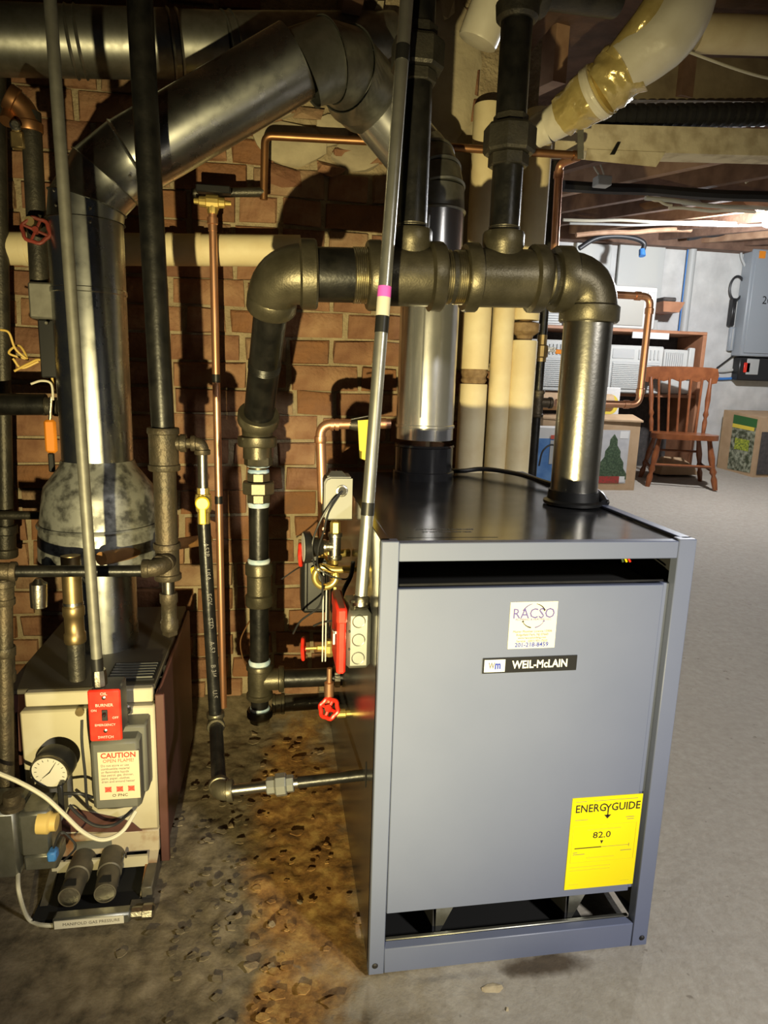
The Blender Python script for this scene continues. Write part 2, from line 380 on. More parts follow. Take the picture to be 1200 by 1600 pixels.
def build_brick_wall():
    mb = MB(); mb.box((-1.9, WY+.012, -.1), (.60, WY+.22, 2.2)); wall = struct(mb.build('wall_back', 'mortar', None))
    mats = ['brick_a', 'brick_a', 'brick_b', 'brick_c', 'brick_d', 'brick_d', 'brick_b', 'brick_e']; cache = {}
    def mesh(L, k, m):
        if (L, k, m) in cache: return cache[(L, k, m)]
        h = .0695; rnd = random.Random(k*31+int(L*1000)); b = MB(); pts = []
        j = lambda s=.0042: rnd.uniform(-s, s)
        for x in (0, L):
            for z in (0, h):
                sx = 1 if x == 0 else -1; sz = 1 if z == 0 else -1
                pts += [V(x+j(), .03, z+j()), V(x+sx*.004+j(), .004, z+sz*.001+j()), V(x+sx*.008+j(), 0+j(.0015), z+sz*.006+j())]
        b.hull(pts); o = b.build('brick', m, None, ang=30); me = o.data; bpy.data.objects.remove(o); cache[(L, k, m)] = me; return me
    rnd = random.Random(3); pitch = .0775
    for r in range(0, 27):
        z = .03 + r*pitch; x = -1.30 - rnd.uniform(0, .10)
        while x < .36:
            L = rnd.choice([.112, .112, .118, .124, .205]) if x > -.45 else rnd.choice([.205, .215, .225])
            if z > 1.62 and -.25 < x < .30:                                     # knocked-out patch filled with plaster
                x += L+.010; continue
            o = bpy.data.objects.new('brick', mesh(L, rnd.randrange(3), rnd.choice(mats))); COL.objects.link(o)
            o.parent = wall; o.location = (x, WY+rnd.uniform(-.003, .004), z+rnd.uniform(-.002, .002)); x += L+.010
    # plaster patch and broken brick lumps round the flue hole
    for (px, py, w_, h_) in ((455, 225, .115, .07), (520, 205, .06, .05), (560, 240, .08, .05), (420, 150, .10, .07), (690, 130, .14, .25), (735, 330, .16, .30), (745, 460, .18, .26), (690, 250, .08, .12)):
        p = at(px, py, WY); pts = [p+V(math.cos(t)*w_*random.uniform(.6, 1.05), random.uniform(-.012, .006) if i % 2 else .03, math.sin(t)*h_*random.uniform(.7, 1.05)) for i in range(24) for t in [i*2*math.pi/24]]
        pts += [p+V(random.uniform(-.5, .5)*w_, -.012, random.uniform(-.5, .5)*h_) for _ in range(8)]
        MB().hull(pts).build('plaster_patch', 'plaster', wall)
    for (px, py, s) in ((480, 172, .05), (455, 165, .04), (585, 205, .045), (545, 235, .05), (600, 245, .05), (440, 275, .06), (520, 262, .05)):
        p = at(px, py, WY); MB().hull([p+V(random.uniform(-s, s), random.uniform(-.02, .03), random.uniform(-s*.6, s*.6)) for _ in range(12)]).build('brick', random.choice(mats), wall, smooth=False)
    for (px, py, s) in ((590, 55, .05), (608, 95, .04), (585, 20, .05)):
        p = at(px, py, .98); MB().hull([p+V(random.uniform(-s, s)*.6, random.uniform(-.02, .07), random.uniform(-s, s)) for _ in range(16)]).build('plaster_patch', 'plaster', wall)
build_brick_wall()

def build_ceiling():
    y0, y1 = -2.6, 5.7
    mb = MB().prism([(-1.9, 1.0, ceil_z(1)+.17), (6.6, 1.0, ceil_z(1)+.17), (6.6, y1, ceil_z(y1)+.17), (-1.9, y1, ceil_z(y1)+.17)], (0, 0, .03)).box((-1.9, y0, ceil_z(1)+.17), (6.6, 1.0, ceil_z(1)+.2))
    c = struct(mb.build('ceiling', 'wood_dark', None, smooth=False))
    d = V(-.22, .97, 0).normalized(); d.z = .105*d.y; nrm = V(.97, .22, 0)
    for i in range(18):                                                 # joists run back, a little askew
        x = -.9 + i*.46; a = V(x+1.25*.22, 1.3, ceil_z(1.3)); L = 4.25; b = a+d*L/d.length*1.0
        q = nrm*.026
        pts = [a-q, a+q, b-q, b+q]; pts += [p+V(0, 0, .17) for p in pts]
        MB().hull(pts).build('joist', 'wood_joist' if i % 3 else 'wood_pale', c, smooth=False)
    for i in range(5):
        x = -1.5 + i*.5; MB().box((x, -1.5, 2.0), (x+.05, 1.25, 2.17)).build('joist', 'wood_dark', c, smooth=False)
    return c
build_ceiling()
FW = 5.5
struct(MB().box((.46, FW, 0), (6.6, FW+.2, 2.75)).build('wall_far', 'stone_wall', None, smooth=False))
struct(MB().box((6.4, 1.0, 0), (6.6, FW, 2.75)).build('wall_right', 'stone_wall', None, smooth=False))
struct(MB().box((.46, WY+.22, -.1), (.60, FW, 2.6)).build('wall_side', 'stone_wall', None, smooth=False))
struct(MB().box((.8, FW-.14, 2.43), (6.4, FW, 2.58)).build('trim_1', 'wood_joist', None, smooth=False))      # sill plank on top of the far wall

# ================================================================== NEW BOILER
BW, BD, BH = .552, .846, .82
bo = thing('steam_boiler', 'large blue-grey sheet-metal boiler with black top and yellow energy sticker', 'boiler', (BW/2, BD/2, 0))
MB().box((0, .012, .012), (.004, BD, BH-.004), .001).build('side_panel', 'boiler_side', bo)
MB().box((BW-.004, .012, .012), (BW, BD, BH-.004), .001).build('side_panel', 'boiler_side', bo)
MB().box((.004, BD-.004, .012), (BW-.004, BD, BH-.006)).build('back_panel', 'boiler_side', bo)
MB().box((.0, .012, BH-.006), (.016, BD, BH), .001).build('side_rim', 'boiler_black', bo)
MB().box((BW-.02, .012, BH-.006), (BW, BD, BH), .001).build('side_rim', 'boiler_blue', bo)
tp = MB().box((.016, .016, BH-.014), (BW-.02, BD-.002, BH-.006), .002).build('top_panel', 'boiler_black', bo)
MB().box((.05, .05, BH-.006), (.21, .16, BH-.0055)).build('rating_sheet', 'boiler_black', tp)
text(tp, 'CAUTION  HOT SURFACES', .009, (.13, .11, BH-.0052), 'ink_mid', rot=(0, 0, 0))
text(tp, 'DO NOT STORE ITEMS HERE', .007, (.13, .09, BH-.0052), 'ink_mid', rot=(0, 0, 0))
def ubox(lo, hi, name, m='boiler_blue', b=.0015): return MB().box(lo, hi, b).build(name, m, bo)
ubox((0, 0, 0), (.029, .022, BH), 'corner_post'); ubox((BW-.033, 0, 0), (BW, .022, BH), 'corner_post')
ubox((.029, .001, .786), (BW-.033, .02, .817), 'top_rail'); ubox((.029, .001, 0.0), (BW-.033, .02, .052), 'bottom_rail')
ubox((.029, .02, .050), (BW-.033, .028, .0535), 'bottom_lip', 'galv_dull')
ubox((.006, .03, .001), (BW-.10, .80, .004), 'floor_shade_sheet', 'void', 0)  # black sheet over the inside floor, standing in for shade under the boiler
fp = ubox((.031, .006, .122), (.503, .018, .738), 'front_panel'); ubox((.503, .014, .122), (BW-.033, .03, .738), 'panel_return')
ubox((.033, .012, .745), (.506, .016, .741), 'panel_lip', 'boiler_black')
ubox((.028, .20, .52), (BW-.03, .21, .80), 'inner_shade_back', 'void'); ubox((.028, .02, .715), (BW-.03, .205, .722), 'inner_shade_bed', 'void')  # near-black sheets stand in for the shade behind the top opening
ubox((.028, .40, .02), (BW-.03, .42, .80), 'inner_shade_back', 'void'); ubox((.028, .03, .20), (BW-.03, .40, .205), 'inner_shade_top', 'void')  # more black sheets, painting the shade behind and above the bottom opening
for x in (.10, .37):                                                    # bent-steel feet seen through the bottom opening
    MB().prism([(x, .05, .125), (x+.075, .05, .125), (x+.075, .05, .095), (x+.045, .05, .03), (x+.035, .05, .03), (x+.03, .05, .09)], (0, .006, 0)).build('foot', 'galv_dull', bo, smooth=False)
    MB().box((x+.03, .05, .0), (x+.036, .2, .125)).build('foot', 'boiler_side', bo, smooth=False)
MB().box((.46, .10, .10), (.512, .13, .125)).build('foot', 'galv_dull', bo, smooth=False)
for x, z in ((.012, .020), (.540, .018)): MB().lathe((x, .0005, z), (0, -1, 0), [(0, .0055), (.0015, .0055), (.0035, .003)], 12).build('screw', 'ink', bo)
for i, (m, dx) in enumerate((('print_green', 0), ('label_yellow', .005), ('red_paint', .010))):
    MB().tube(spline([(.440+dx, .075, .805), (.441+dx, .055, .785), (.444+dx*1.4, .045, .768)]), .0020, 6).build('wire', m, bo)
# installer sticker
stk = MB().box((.2245, .0045, .628), (.309, .006, .712)).build('service_sticker', 'paper', bo, smooth=False); stk['label'] = 'square cream service sticker'
ys = .0042; cx = .267
text(stk, 'RACSO', .0255, (cx, ys, .6905), 'ink_violet', sx=.92)
text(stk, 'PLUMBING & HEATING LLC', .0052, (cx, ys, .6805), 'ink_violet')
for a0, a1, m in ((100, 150, 'ink_violet'), (30, 80, 'ink'), (210, 260, 'ink'), (280, 330, 'ink_violet')):
    cz = .687; R = .0215
    pts = [V(cx+R*math.cos(math.radians(t)), ys, cz+R*math.sin(math.radians(t))) for t in np.linspace(a0, a1, 9)]
    MB().tube(pts, [.0005+.0006*i/8 if a0 in (100, 210) else .0011-.0006*i/8 for i in range(9)], 5).build('logo_arc', m, stk)
    e = pts[-1] if a0 in (100, 280) else pts[0]
    MB().prism([e+V(-.0025, 0, 0), e+V(.0025, 0, 0), e+V(0, 0, -.003 if a0 < 180 else .003)], (0, -.0003, 0)).build('logo_arrow', m, stk)
text(stk, 'Master Plumber Licence 12006', .0056, (cx, ys, .6590), 'ink_mid')
text(stk, 'Ridgefield Park, NJ 07660', .0056, (cx, ys, .6530), 'ink_mid')
text(stk, 'www.racsoplumbing.com', .0050, (cx, ys, .6475), 'ink_mid')
text(stk, 'Service   (201) 931-7533', .0056, (cx, ys, .6415), 'ink_mid')
text(stk, '201-218-8459', .0108, (cx, ys, .6345), 'ink_blue', bold=.0002)
# name plate
npl = MB().box((.182, .0035, .585), (.3525, .006, .6125)).build('name_plate', 'plastic_black', bo, smooth=False)
MB().box((.1845, .0028, .5875), (.2215, .0036, .610)).build('badge', 'paper_white', npl, smooth=False)
text(npl, 'W', .0165, (.1975, .0026, .5985), 'ink_mid', bold=.0003, sx=.62); text(npl, 'm', .020, (.2085, .0026, .5995), 'ink_blue', bold=.0009, sx=.72)
text(npl, 'WEIL-McLAIN', .0200, (.2850, .0030, .5988), 'paper_white', bold=.0005, sx=.84)
# energy sticker
eg = MB().box((.3705, .0045, .1385), (.5095, .006, .3310)).build('energy_sticker', 'label_yellow', bo, smooth=False); eg['label'] = 'yellow energy rating sticker'
text(eg, 'ENERG', .0225, (.4080, ys, .3080), 'ink', bold=.0002, sx=.88); text(eg, 'GUIDE', .0225, (.4775, ys, .3080), 'ink', bold=.0002, sx=.88); text(eg, 'Y', .0225, (.4425, ys, .3060), 'ink', bold=.0003, sx=.85)
MB().box((.4415, ys-.0002, .290), (.4435, ys+.0002, .300)).prism([(.4355, ys, .293), (.4425, ys, .285), (.4495, ys, .293)], (0, -.0002, 0)).build('arrow', 'ink', eg, smooth=False)
text(eg, '82.0', .0185, (.4350, ys, .2510), 'ink', sx=1.15)
MB().prism([(.4330, ys, .2395), (.4390, ys, .2395), (.4360, ys, .2325)], (0, -.0002, 0)).build('arrow', 'ink', eg, smooth=False)
for x0, x1, z, h, m in ((.383, .436, .2260, .0016, 'ink'), (.436, .492, .2260, .0005, 'ink_grey'), (.377, .399, .3235, .0009, 'ink_grey'), (.412, .500, .3235, .0009, 'ink_grey'), (.379, .404, .2855, .001, 'ink_grey'), (.480, .496, .2855, .001, 'ink_grey'), (.483, .496, .281, .001, 'ink_grey'),
        (.377, .503, .2730, .0005, 'ink_olive'), (.377, .503, .1960, .0005, 'ink_olive'), (.405, .472, .2640, .0018, 'ink_olive'), (.381, .389, .2170, .001, 'ink_grey'), (.381, .404, .2130, .001, 'ink_grey'), (.476, .498, .2150, .001, 'ink_grey'), (.409, .464, .2045, .0015, 'ink_olive'),
        (.378, .458, .1860, .0013, 'ink_olive'), (.378, .458, .1790, .0013, 'ink_olive'), (.379, .397, .1490, .001, 'ink_olive'), (.484, .500, .1490, .001, 'ink_olive')):
    bar(eg, x0, x1, z, h, ys, m)
for x in (.377, .503): MB().box((x-.0003, ys-.0003, .196), (x+.0003, ys+.0003, .273)).build('printed_line', 'ink_olive', eg, smooth=False)
MB().box((.4915, ys-.0003, .2225), (.4922, ys+.0003, .2295)).build('printed_line', 'ink_grey', eg, smooth=False)
# slotted handle hole on the left side
MB().hull([V(-.0006, .10+.008*math.cos(t), .345+.028*math.sin(t)) for t in np.linspace(0, 6.28, 14)]+[V(.002, .10, .345)]).build('hand_slot', 'void', bo)

# ================================================================== SUPPLY HEADER (in front of the riser line)
HY = .35
hd = thing('supply_header', 'thick cast-iron pipe header crossing above the boiler between two large elbows', 'pipe', (.49, HY, BH))
hL = at(430, 428, HY); hR = at(925, 438, HY); hdir = (hR-hL).normalized(); dn = V(0, 0, -1); uz = V(0, 0, 1)
def hx(px):                                                             # point on the header axis below a pixel column
    d = fw + cr*((px-600)/F_PX) - cu*((433-800)/F_PX); t = (HY-CAM.y)/d.y; x = (CAM+d*t).x
    return hL + hdir*((x-hL.x)/hdir.x)
rb_ = V(hR.x, HY, BH-.002)
rp = pipe(hd, rb_, hR+dn*.085, .0505, 'raw_steel', 'riser_pipe', 40)
MB().lathe(rb_+V(0, 0, .0), uz, [(0, .064), (.006, .064), (.010, .056), (.03, .054)], 32).build('rubber_collar', 'tape_black', hd)
elbow(hd, hR, -hdir, dn, .062, .056, .066, .062, .036)
a, b = hx(848), hx(874); n_ = pipe(hd, a-hdir*.01, b+hdir*.02, .050, 'dark_iron', 'nipple'); threads(n_, a, hdir, .051, 3); threads(n_, b-hdir*.012, hdir, .0515, 6)
t2c = hx(783); tee(hd, hx(724), hx(848), .057, .067, .030, uz, .088, .040, .042, c=t2c)
a, b = hx(691), hx(724); n_ = pipe(hd, a-hdir*.01, b+hdir*.01, .050, 'dark_iron', 'nipple'); threads(n_, a, hdir, .051, 4); threads(n_, b-hdir*.02, hdir, .0515, 6)
t1c = hx(640); tee(hd, hx(573), hx(691), .057, .067, .030, uz, .088, .040, .042, c=t1c)
a, b = hx(477), hx(573); n_ = pipe(hd, a-hdir*.01, b+hdir*.01, .0515, 'black_pipe', 'nipple'); threads(n_, a, hdir, .0522, 5); threads(n_, b-hdir*.028, hdir, .0522, 8)
# left elbow turns down and back
LY = .60
lt = at(402, 668, LY); ld_ = (lt-hL).normalized()
elbow(hd, hL, hdir, ld_, .058, (.058, .048), .066, .050, .034)
# equalizer leg
eqb = at(405, 1062, LY)
eq = thing('equalizer_pipe', 'slim black equalizer pipe with blue thread tape hanging from the left header elbow', 'pipe', (eqb.x, LY, eqb.z-.12))
sp = pipe(eq, hL+ld_*.07, lt, .0345); threads(sp, hL+(lt-hL)*.52, ld_, .0348, 5, m='black_pipe')
zl = lambda py: at(404.5, py, LY).z
lx = at(404.5, 850, LY).x
def lp(py): return V(lx, LY, zl(py))
elbow(eq, lt, -ld_, dn, .028, (.040, .035), .0485, .046, .026)
MB().lathe(lt+dn*.02, dn, [(0, .034), (lt.z-lp(716).z-.02, .034)], 24).build('hub', 'cast_iron', eq)
MB().lathe(lp(714), dn, [(0, .034), (.018, .034), (.022, .028)], 8).build('bushing', 'cast_iron', eq, ang=20)
def tape(par, p, r): return MB().lathe(p, dn, [(0, r*.96), (.004, r*1.06), (.009, r*1.03), (.014, r*.98)], 20).build('thread_tape', 'tape_blue', par)
pipe(eq, lp(712), lp(790), .0225, 'cast_iron', 'nipple'); tape(eq, lp(720), .027); tape(eq, lp(733), .0245)
union(eq, [(lp(738), lp(752), .0285), (lp(752), lp(771), .040), (lp(771), lp(785), .029)])
pipe(eq, lp(783), lp(884), .0243); tape(eq, lp(783), .0255); tape(eq, lp(872), .0265)
coupling(eq, lp(879), lp(946), .030, .034, name='coupling')
pipe(eq, lp(944), lp(1040), .0240); tape(eq, lp(1030), .0265)
tee(eq, lp(1037), lp(1090), .030, .0335, .015, V(1, 0, 0), .062, .028, .0335, c=lp(1062))
pipe(eq, lp(1088), lp(1110), .0225); tape(eq, lp(1104), .025)
MB().lathe(lp(1108), dn, [(0, .031), (.004, .033), (.018, .033), (.022, .028), (.034, .025), (.038, .012)], 24).build('end_cap', 'cast_iron', eq)
rp = pipe(eq, lp(1062)+V(.05, 0, 0), V(.003, LY, zl(1062)), .0235, 'black_pipe', 'return_pipe')
MB().lathe(V(-.018, LY, zl(1062)), (1, 0, 0), [(0, .029), (.014, .029)], 8).build('lock_nut', 'nickel', eq, ang=20)
p0 = at(432, 1100, .66); r2 = thing('drain_return_pipe', 'dark return pipe running into the boiler side just below the taped tee', 'pipe', (p0.x, .66, p0.z))
pipe(r2, p0, V(.003, .66, p0.z+.004), .0215, 'dark_iron'); coupling(r2, p0-V(.012, 0, 0), p0+V(.022, 0, 0), .026, .028, 'cast_iron')

# ------------------------------------------------------------------ two steam risers
def riser(px_mid, tc, ytop, name_lbl, secs, base):
    t = thing('steam_riser', name_lbl, 'pipe', tc+uz*.088)
    zof = lambda py: at(px_mid, py, HY).z
    P = lambda py: V(tc.x, HY, zof(py))
    pipe(t, tc+uz*.07, P(secs[-1][1]), .0300); pipe(t, P(secs[0][0]), P(ytop), .0300)
    union(t, [(P(a), P(b), r) for a, b, r in secs], 'dark_iron'); threads(t, tc+uz*.088, uz, .0305, 3, m='dark_iron')
    return t, P
r1, P1 = riser(640, t1c, -60, 'black riser pipe with a large dark union rising behind the shiny conduit', [(40, 64, .036), (64, 112, .051), (112, 132, .037)], 0)
r2_, P2 = riser(795, t2c, -60, 'black riser pipe with a big octagonal union above the right header tee', [(180, 198, .034), (198, 242, .0515), (242, 262, .040)], 0)
elbow(r2_, P2(-22), uz, V(1, .1, 0), .04, .040, .044, .044, .024, 'dark_iron')
MB().lathe(P2(34), uz, [(0, .034), (.006, .040), (.03, .042), (.034, .036)], 24).build('collar', 'dark_iron', r2_)
c0 = P2(-22)+V(.04, 0, 0); pipe(r2_, c0, at(960, 2, HY+.06), .030, 'dark_iron', 'side_pipe')

# ================================================================== NEW VENT
VY = .745; vb = atZ(662, 737, BH); vx = at(668, 560, VY).x; vt = at(688, 335, VY).z
vn = thing('vent_pipe', 'bright new galvanized vent pipe standing on the rear of the boiler', 'vent pipe', (vx, VY, BH-.006))
MB().lathe((vx, VY, BH-.006), uz, [(0, .084), (.02, .084), (.022, .079), (.085, .079), (.087, .082), (.092, .079)], 40).build('draft_collar', 'boiler_black', vn)
zb = at(662, 668, VY).z
vp = MB().lathe((vx, VY, zb-.03), uz, [(0, .0765), (.03, .0765), (.032, .0795), (.038, .0795), (.04, .0765), (vt-zb+.03, .0765)], 48).build('duct', 'galv_new', vn)
MB().box((vx-.03, VY-.0775, zb+.03), (vx-.0275, VY-.07, vt-.02)).build('seam', 'galv_new', vp)
e0 = V(vx, VY, vt); e3 = at(600, 190, .86); e2 = at(655, 248, .80); e1 = V(vx, VY, vt+.09)
path = [e0]+arc(e1, e0+uz*.01, e2, 4)[1:]
for i in range(len(path)-1):
    a, b = path[i], path[i+1]; d = (b-a).normalized()
    MB().lathe(a-d*.006, d, [(0, .0775), (.004, .0815), (.008, .0775), ((b-a).length+.012, .0775)], 36).build('elbow_gore', 'galv_dull', vn)
cg = at(556, 128, .80); d = (cg-e2).normalized()
MB().lathe(e2, d, [(0, .076), ((cg-e2).length-.02, .076)], 36).build('duct', 'galv_new', vn)
# ================================================================== OLD VENT
OY = .60; ox = at(147, 600, OY).x
ov = thing('old_vent_duct', 'weathered galvanized flue rising from the old boiler hood and slanting up to the right', 'vent pipe', (ox, OY, at(147, 1005, OY).z))
zt = at(158, 350, OY).z; zs = at(147, 722, OY).z
MB().lathe((ox, OY, zs-.01), uz, [(0, .077), (zt-zs-.14, .077), (zt-zs-.138, .079), (zt-zs-.13, .079), (zt-zs-.128, .077), (zt-zs+.01, .077)], 40).build('duct', 'galv', ov)
sl0 = at(245, 240, .60); sl1 = at(470, 108, .60); dd = (sl1-sl0).normalized(); k0 = V(ox, OY, zt)
corner = V(ox, OY, zt+.075)
gp = [k0, k0+V(.012, 0, .045), k0+V(.055, 0, .095), sl0-dd*.02]
rings = [(k0, uz), (k0+V(.006, 0, .040), V(.26, 0, .97)), (k0+V(.045, 0, .095), V(.62, 0, .78)), (corner+dd*.115, dd)]
def gore(par, p, dp, q, dq, r, m, name='elbow_gore', r2=None, seg=40):
    """sheet-metal gore between two ring planes, raised bead at its start"""
    mb = MB(); r2 = r2 or r; prev = None; mid = []
    for (c, d, rr) in ((p, dp, r+.004), (p+(q-p)*.05, dp, r), (p+(q-p)*.97, dq, r2), (q, dq, r2)):
        d = Vector(d).normalized(); a = V(0, 1, 0) - d*d.y
        if a.length < .2: a = V(1, 0, 0)-d*d.x
        a.normalize(); e = d.cross(a); mid.append([c+(a*math.cos(2*math.pi*k/seg)+e*math.sin(2*math.pi*k/seg))*rr for k in range(seg)])
    n = 0
    for ring in mid: mb.v += ring
    for i in range(3):
        for k in range(seg): k2 = (k+1) % seg; mb.f.append([i*seg+k, i*seg+k2, (i+1)*seg+k2, (i+1)*seg+k])
    return mb.build(name, m, par, ang=60)
for i in range(3): gore(ov, rings[i][0], rings[i][1], rings[i+1][0], rings[i+1][1], .0775, 'galv')
gs = rings[3][0]
ge = sl1
MB().lathe(gs, dd, [(0, .0775), (.003, .0815), (.007, .0775), ((ge-gs).length, .0775)], 40).build('duct', 'galv', ov)
d_end = (at(600, 190, .90)-at(545, 115, .72)).normalized()
g1 = at(512, 95, .625); g2 = at(540, 108, .69)
dm1 = (dd*.75+d_end*.35).normalized(); dm2 = (dd*.35+d_end*.75).normalized()
gore(ov, ge, dd, g1, dm1, .0785, 'galv_dull', r2=.081); gore(ov, g1, dm1, g2, dm2, .081, 'galv_dull', r2=.085)
g3 = g2+d_end*.075
gore(ov, g2, dm2, g3, d_end, .086, 'galv_dull', r2=.090, name='reducer_collar')
g4 = g3+d_end*.06
MB().lathe(g3, d_end, [(0, .088), (.05, .084), (.055, .08)], 40).build('reducer_collar', 'galv_dull', ov)
for px, py in ((84, 298), (87, 321), (141, 325), (141, 347), (203, 275)):
    p = at(px, py, OY-.08); MB().lathe(p, (0, -1, 0), [(0, .003), (.002, .003), (.004, .001)], 8).build('sheet_screw', 'nickel', ov)
# bell-shaped draft hood of the old boiler
dz = lambda py: at(147, py, OY).z
hood = thing('draft_hood', 'bell-shaped spangled galvanized draft hood above the old boiler', 'draft hood', (ox, OY, dz(1005)))
MB().lathe((ox, OY, dz(868)), uz, [(0, .132), (.004, .139), (dz(835)-dz(868), .137), (dz(770)-dz(868), .122), (dz(758)-dz(868), .118), (dz(728)-dz(868), .084), (dz(718)-dz(868), .079)], 48).build('bell', 'galv_spangle', hood, ang=25)
MB().lathe((ox, OY, dz(818)), uz, [(0, .1375), (.004, .1385), (.008, .1365)], 48).build('bead', 'galv_spangle', hood)
MB().lathe((ox, OY, dz(1010)), uz, [(0, .072), (dz(850)-dz(1010), .072)], 36).build('stub_duct', 'galv', hood)
for a_ in (.4, 2.5, 4.4): MB().tube([(ox+.07*math.cos(a_), OY+.07*math.sin(a_), dz(900)), (ox+.125*math.cos(a_), OY+.125*math.sin(a_), dz(862))], .004, 6).build('strap', 'galv_dull', hood)
# ceiling duct
cdp = [at(-420, 50, .80), at(110, 66, .86), at(265, 70, .88), at(350, 73, .90), at(610, 68, 1.02)]
cdct = thing('ceiling_duct', 'horizontal galvanized duct with ringed joints running under the dark ceiling', 'duct', cdp[0])
for i in range(4):
    a, b = cdp[i], cdp[i+1]; d = (b-a).normalized()
    MB().lathe(a, d, [(0, .074), (.003, .078), (.008, .074), (.02, .074), (.023, .078), (.028, .074), ((b-a).length+.004, .074)], 36).build('duct_section', 'galv_dull', cdct)

# ================================================================== GAS MAIN + BRANCH
GY = .42
gx = lambda py: at(253, py, GY)
gm_top = at(215, -60, .40); gm_b = at(255, 672, GY); vgx = gm_b.x
GP = lambda py, px=257: V(vgx, GY, at(px, py, GY).z)
gm = thing('gas_main_pipe', 'long thick black gas pipe with tees standing before the old flue', 'pipe', GP(1000))
pipe(gm, gm_top, gm_b, .0235, 'black_pipe')
tee(gm, GP(668), GP(735), .030, .0325, .014, V(1, 0, 0), .046, .016, .019, c=GP(692), m='old_iron')
pipe(gm, GP(733), GP(852), .0235, 'old_iron'); tee(gm, GP(848), GP(905), .025, .0285, .014, V(-.3, -1, 0), .04, .018, .021, c=GP(876), m='old_iron')
pipe(gm, GP(900), GP(930), .0135, 'raw_steel', 'nipple'); coupling(gm, GP(926), GP(984), .0165, .019, 'old_iron')
MB().lathe(GP(984), dn, [(0, .016), (.012, .016), (.014, .013)], 4).build('plug', 'old_iron', gm, ang=20)
# branch
br = thing('gas_branch_pipe', 'thin black gas pipe with a yellow-handled valve dropping to the floor and into the boiler', 'pipe', at(337, 1140, GY))
e_ = V(at(316, 697, GY).x, GY, GP(692).z)
pipe(br, GP(692)+V(.04, 0, 0), e_, .0105, 'old_iron', 'nipple'); elbow(br, e_, V(-1, 0, 0), dn, .016, .0135, .0165, .0165, .011, 'old_iron')
bA = e_+dn*.02; bV = at(318, 762, GY); bV = V(e_.x, GY, bV.z); bW = at(319, 818, GY); bW = V(e_.x, GY, bW.z); bE = at(337, 1128, GY-.02)
pipe(br, bA, bV, .0105, 'raw_steel')
vv = MB().lathe(bV, dn, [(0, .013), (.012, .013), (.014, .016), (.026, .018), (.05, .016), (.054, .013), ((bV-bW).length, .013)], 10).build('valve_body', 'brass', br, ang=25)
MB().lathe(bV+V(0, -.016, -.030), (0, -1, 0), [(0, .014), (.006, .015), (.010, .012)], 20).build('valve_knob', 'yellow', vv)
MB().box(bV+V(-.0065, -.025, -.075), bV+V(.0065, -.019, -.030), .002).build('lever', 'yellow', vv)
pp = pipe(br, bW, bE, .0138, 'black_pipe')
elbow(br, bE, uz, (at(341, 1230, .16)-bE), .016, .0165, .0195, .0195, .012, 'cast_iron')
bF = at(343, 1237, .16); bG = V(.003, .141, .318)
pipe(br, bE, bF, .0145, 'black_pipe'); d1 = (bG-bF).normalized()
elbow(br, bF, (bE-bF), d1, .018, .0180, .0200, .0205, .012, 'cast_iron')
u0 = at(417, 1229, .155); u0 = bF+d1*(u0-bF).length; ud = d1
pipe(br, bF+d1*.02, bG, .0105, 'raw_steel', 'pipe'); 
MB().lathe(u0+d1*.06, d1, [(0, .0109), ((bG-u0).length-.06, .0109)], 20).build('pipe', 'black_pipe', br)
union(br, [(u0, u0+d1*.017, .0165), (u0+d1*.017, u0+d1*.038, .0215), (u0+d1*.038, u0+d1*.052, .0165)], 'zinc_box')
for k in range(7):                                                      # stencilled marks along the drop pipe
    q = bW+(bE-bW)*(.12+.12*k); dpp = (bE-bW).normalized()
    me_t = text(pp, ['A53B', 'USA', 'EGV', 'STD', 'A-53', 'B 3/4', 'U.S'][k], .014, q+V(.0035, -.0137, 0), 'ink_mid', rot=(math.pi/2, math.radians(86), 0))
# horizontal old-boiler gas line in front of hood
hz = thing('gas_cross_pipe', 'horizontal black pipe crossing in front of the draft hood', 'pipe', at(-20, 893, .36))
hb = at(222, 892, .37); elbow(hz, at(250, 888, .37), V(-1, 0, 0), V(.3, 1, .25), .026, .018, .0195, .0195, .014, 'old_iron')
pipe(hz, at(-40, 893, .34), at(232, 892, .37), .0118, 'black_pipe'); coupling(hz, at(-12, 893, .34), at(26, 893, .345), .018, .020, 'old_iron')
lv = thing('iron_drop_pipe', 'rusty iron pipe dropping to the gas valve at the left edge of the picture', 'pipe', at(18, 1245, .33))
pipe(lv, at(6, 905, .34), at(10, 1245, .30), .0155, 'old_iron'); coupling(lv, at(5, 905, .34), at(6, 945, .34), .019, .021, 'old_iron'); coupling(lv, at(7, 1010, .33), at(8, 1065, .33), .0185, .0205, 'old_iron')
av = thing('air_vent', 'small silver canister air vent under the crossing pipe', 'valve', at(62, 950, .36))
MB().lathe(at(61, 950, .36), at(60, 906, .36)-at(61, 950, .36), [(0, .010), (.003, .0155), (.028, .0165), (.052, .0165), (.054, .012), (.062, .006)], 24).build('canister', 'nickel', av)
bp_ = thing('brass_riser_pipe', 'tarnished brass pipe with a union rising beside the old boiler hood', 'pipe', at(122, 1065, .40))
q0 = at(122, 1072, .40); q1 = at(110, 868, .42); qd = (q1-q0)
pipe(bp_, q0, q0+qd*.36, .0175, 'dark_iron'); coupling(bp_, q0+qd*.34, q0+qd*.62, .0195, .022, 'brass_old'); pipe(bp_, q0+qd*.6, q1, .0195, 'brass_old')
MB().lathe(q0+qd*.63, qd, [(0, .0205), (.006, .0205)], 20).build('ring', 'nickel', bp_)
pt = thing('brown_cross_pipe', 'orange-brown pipe running slightly uphill behind the gas main', 'pipe', at(160, 873, .50))
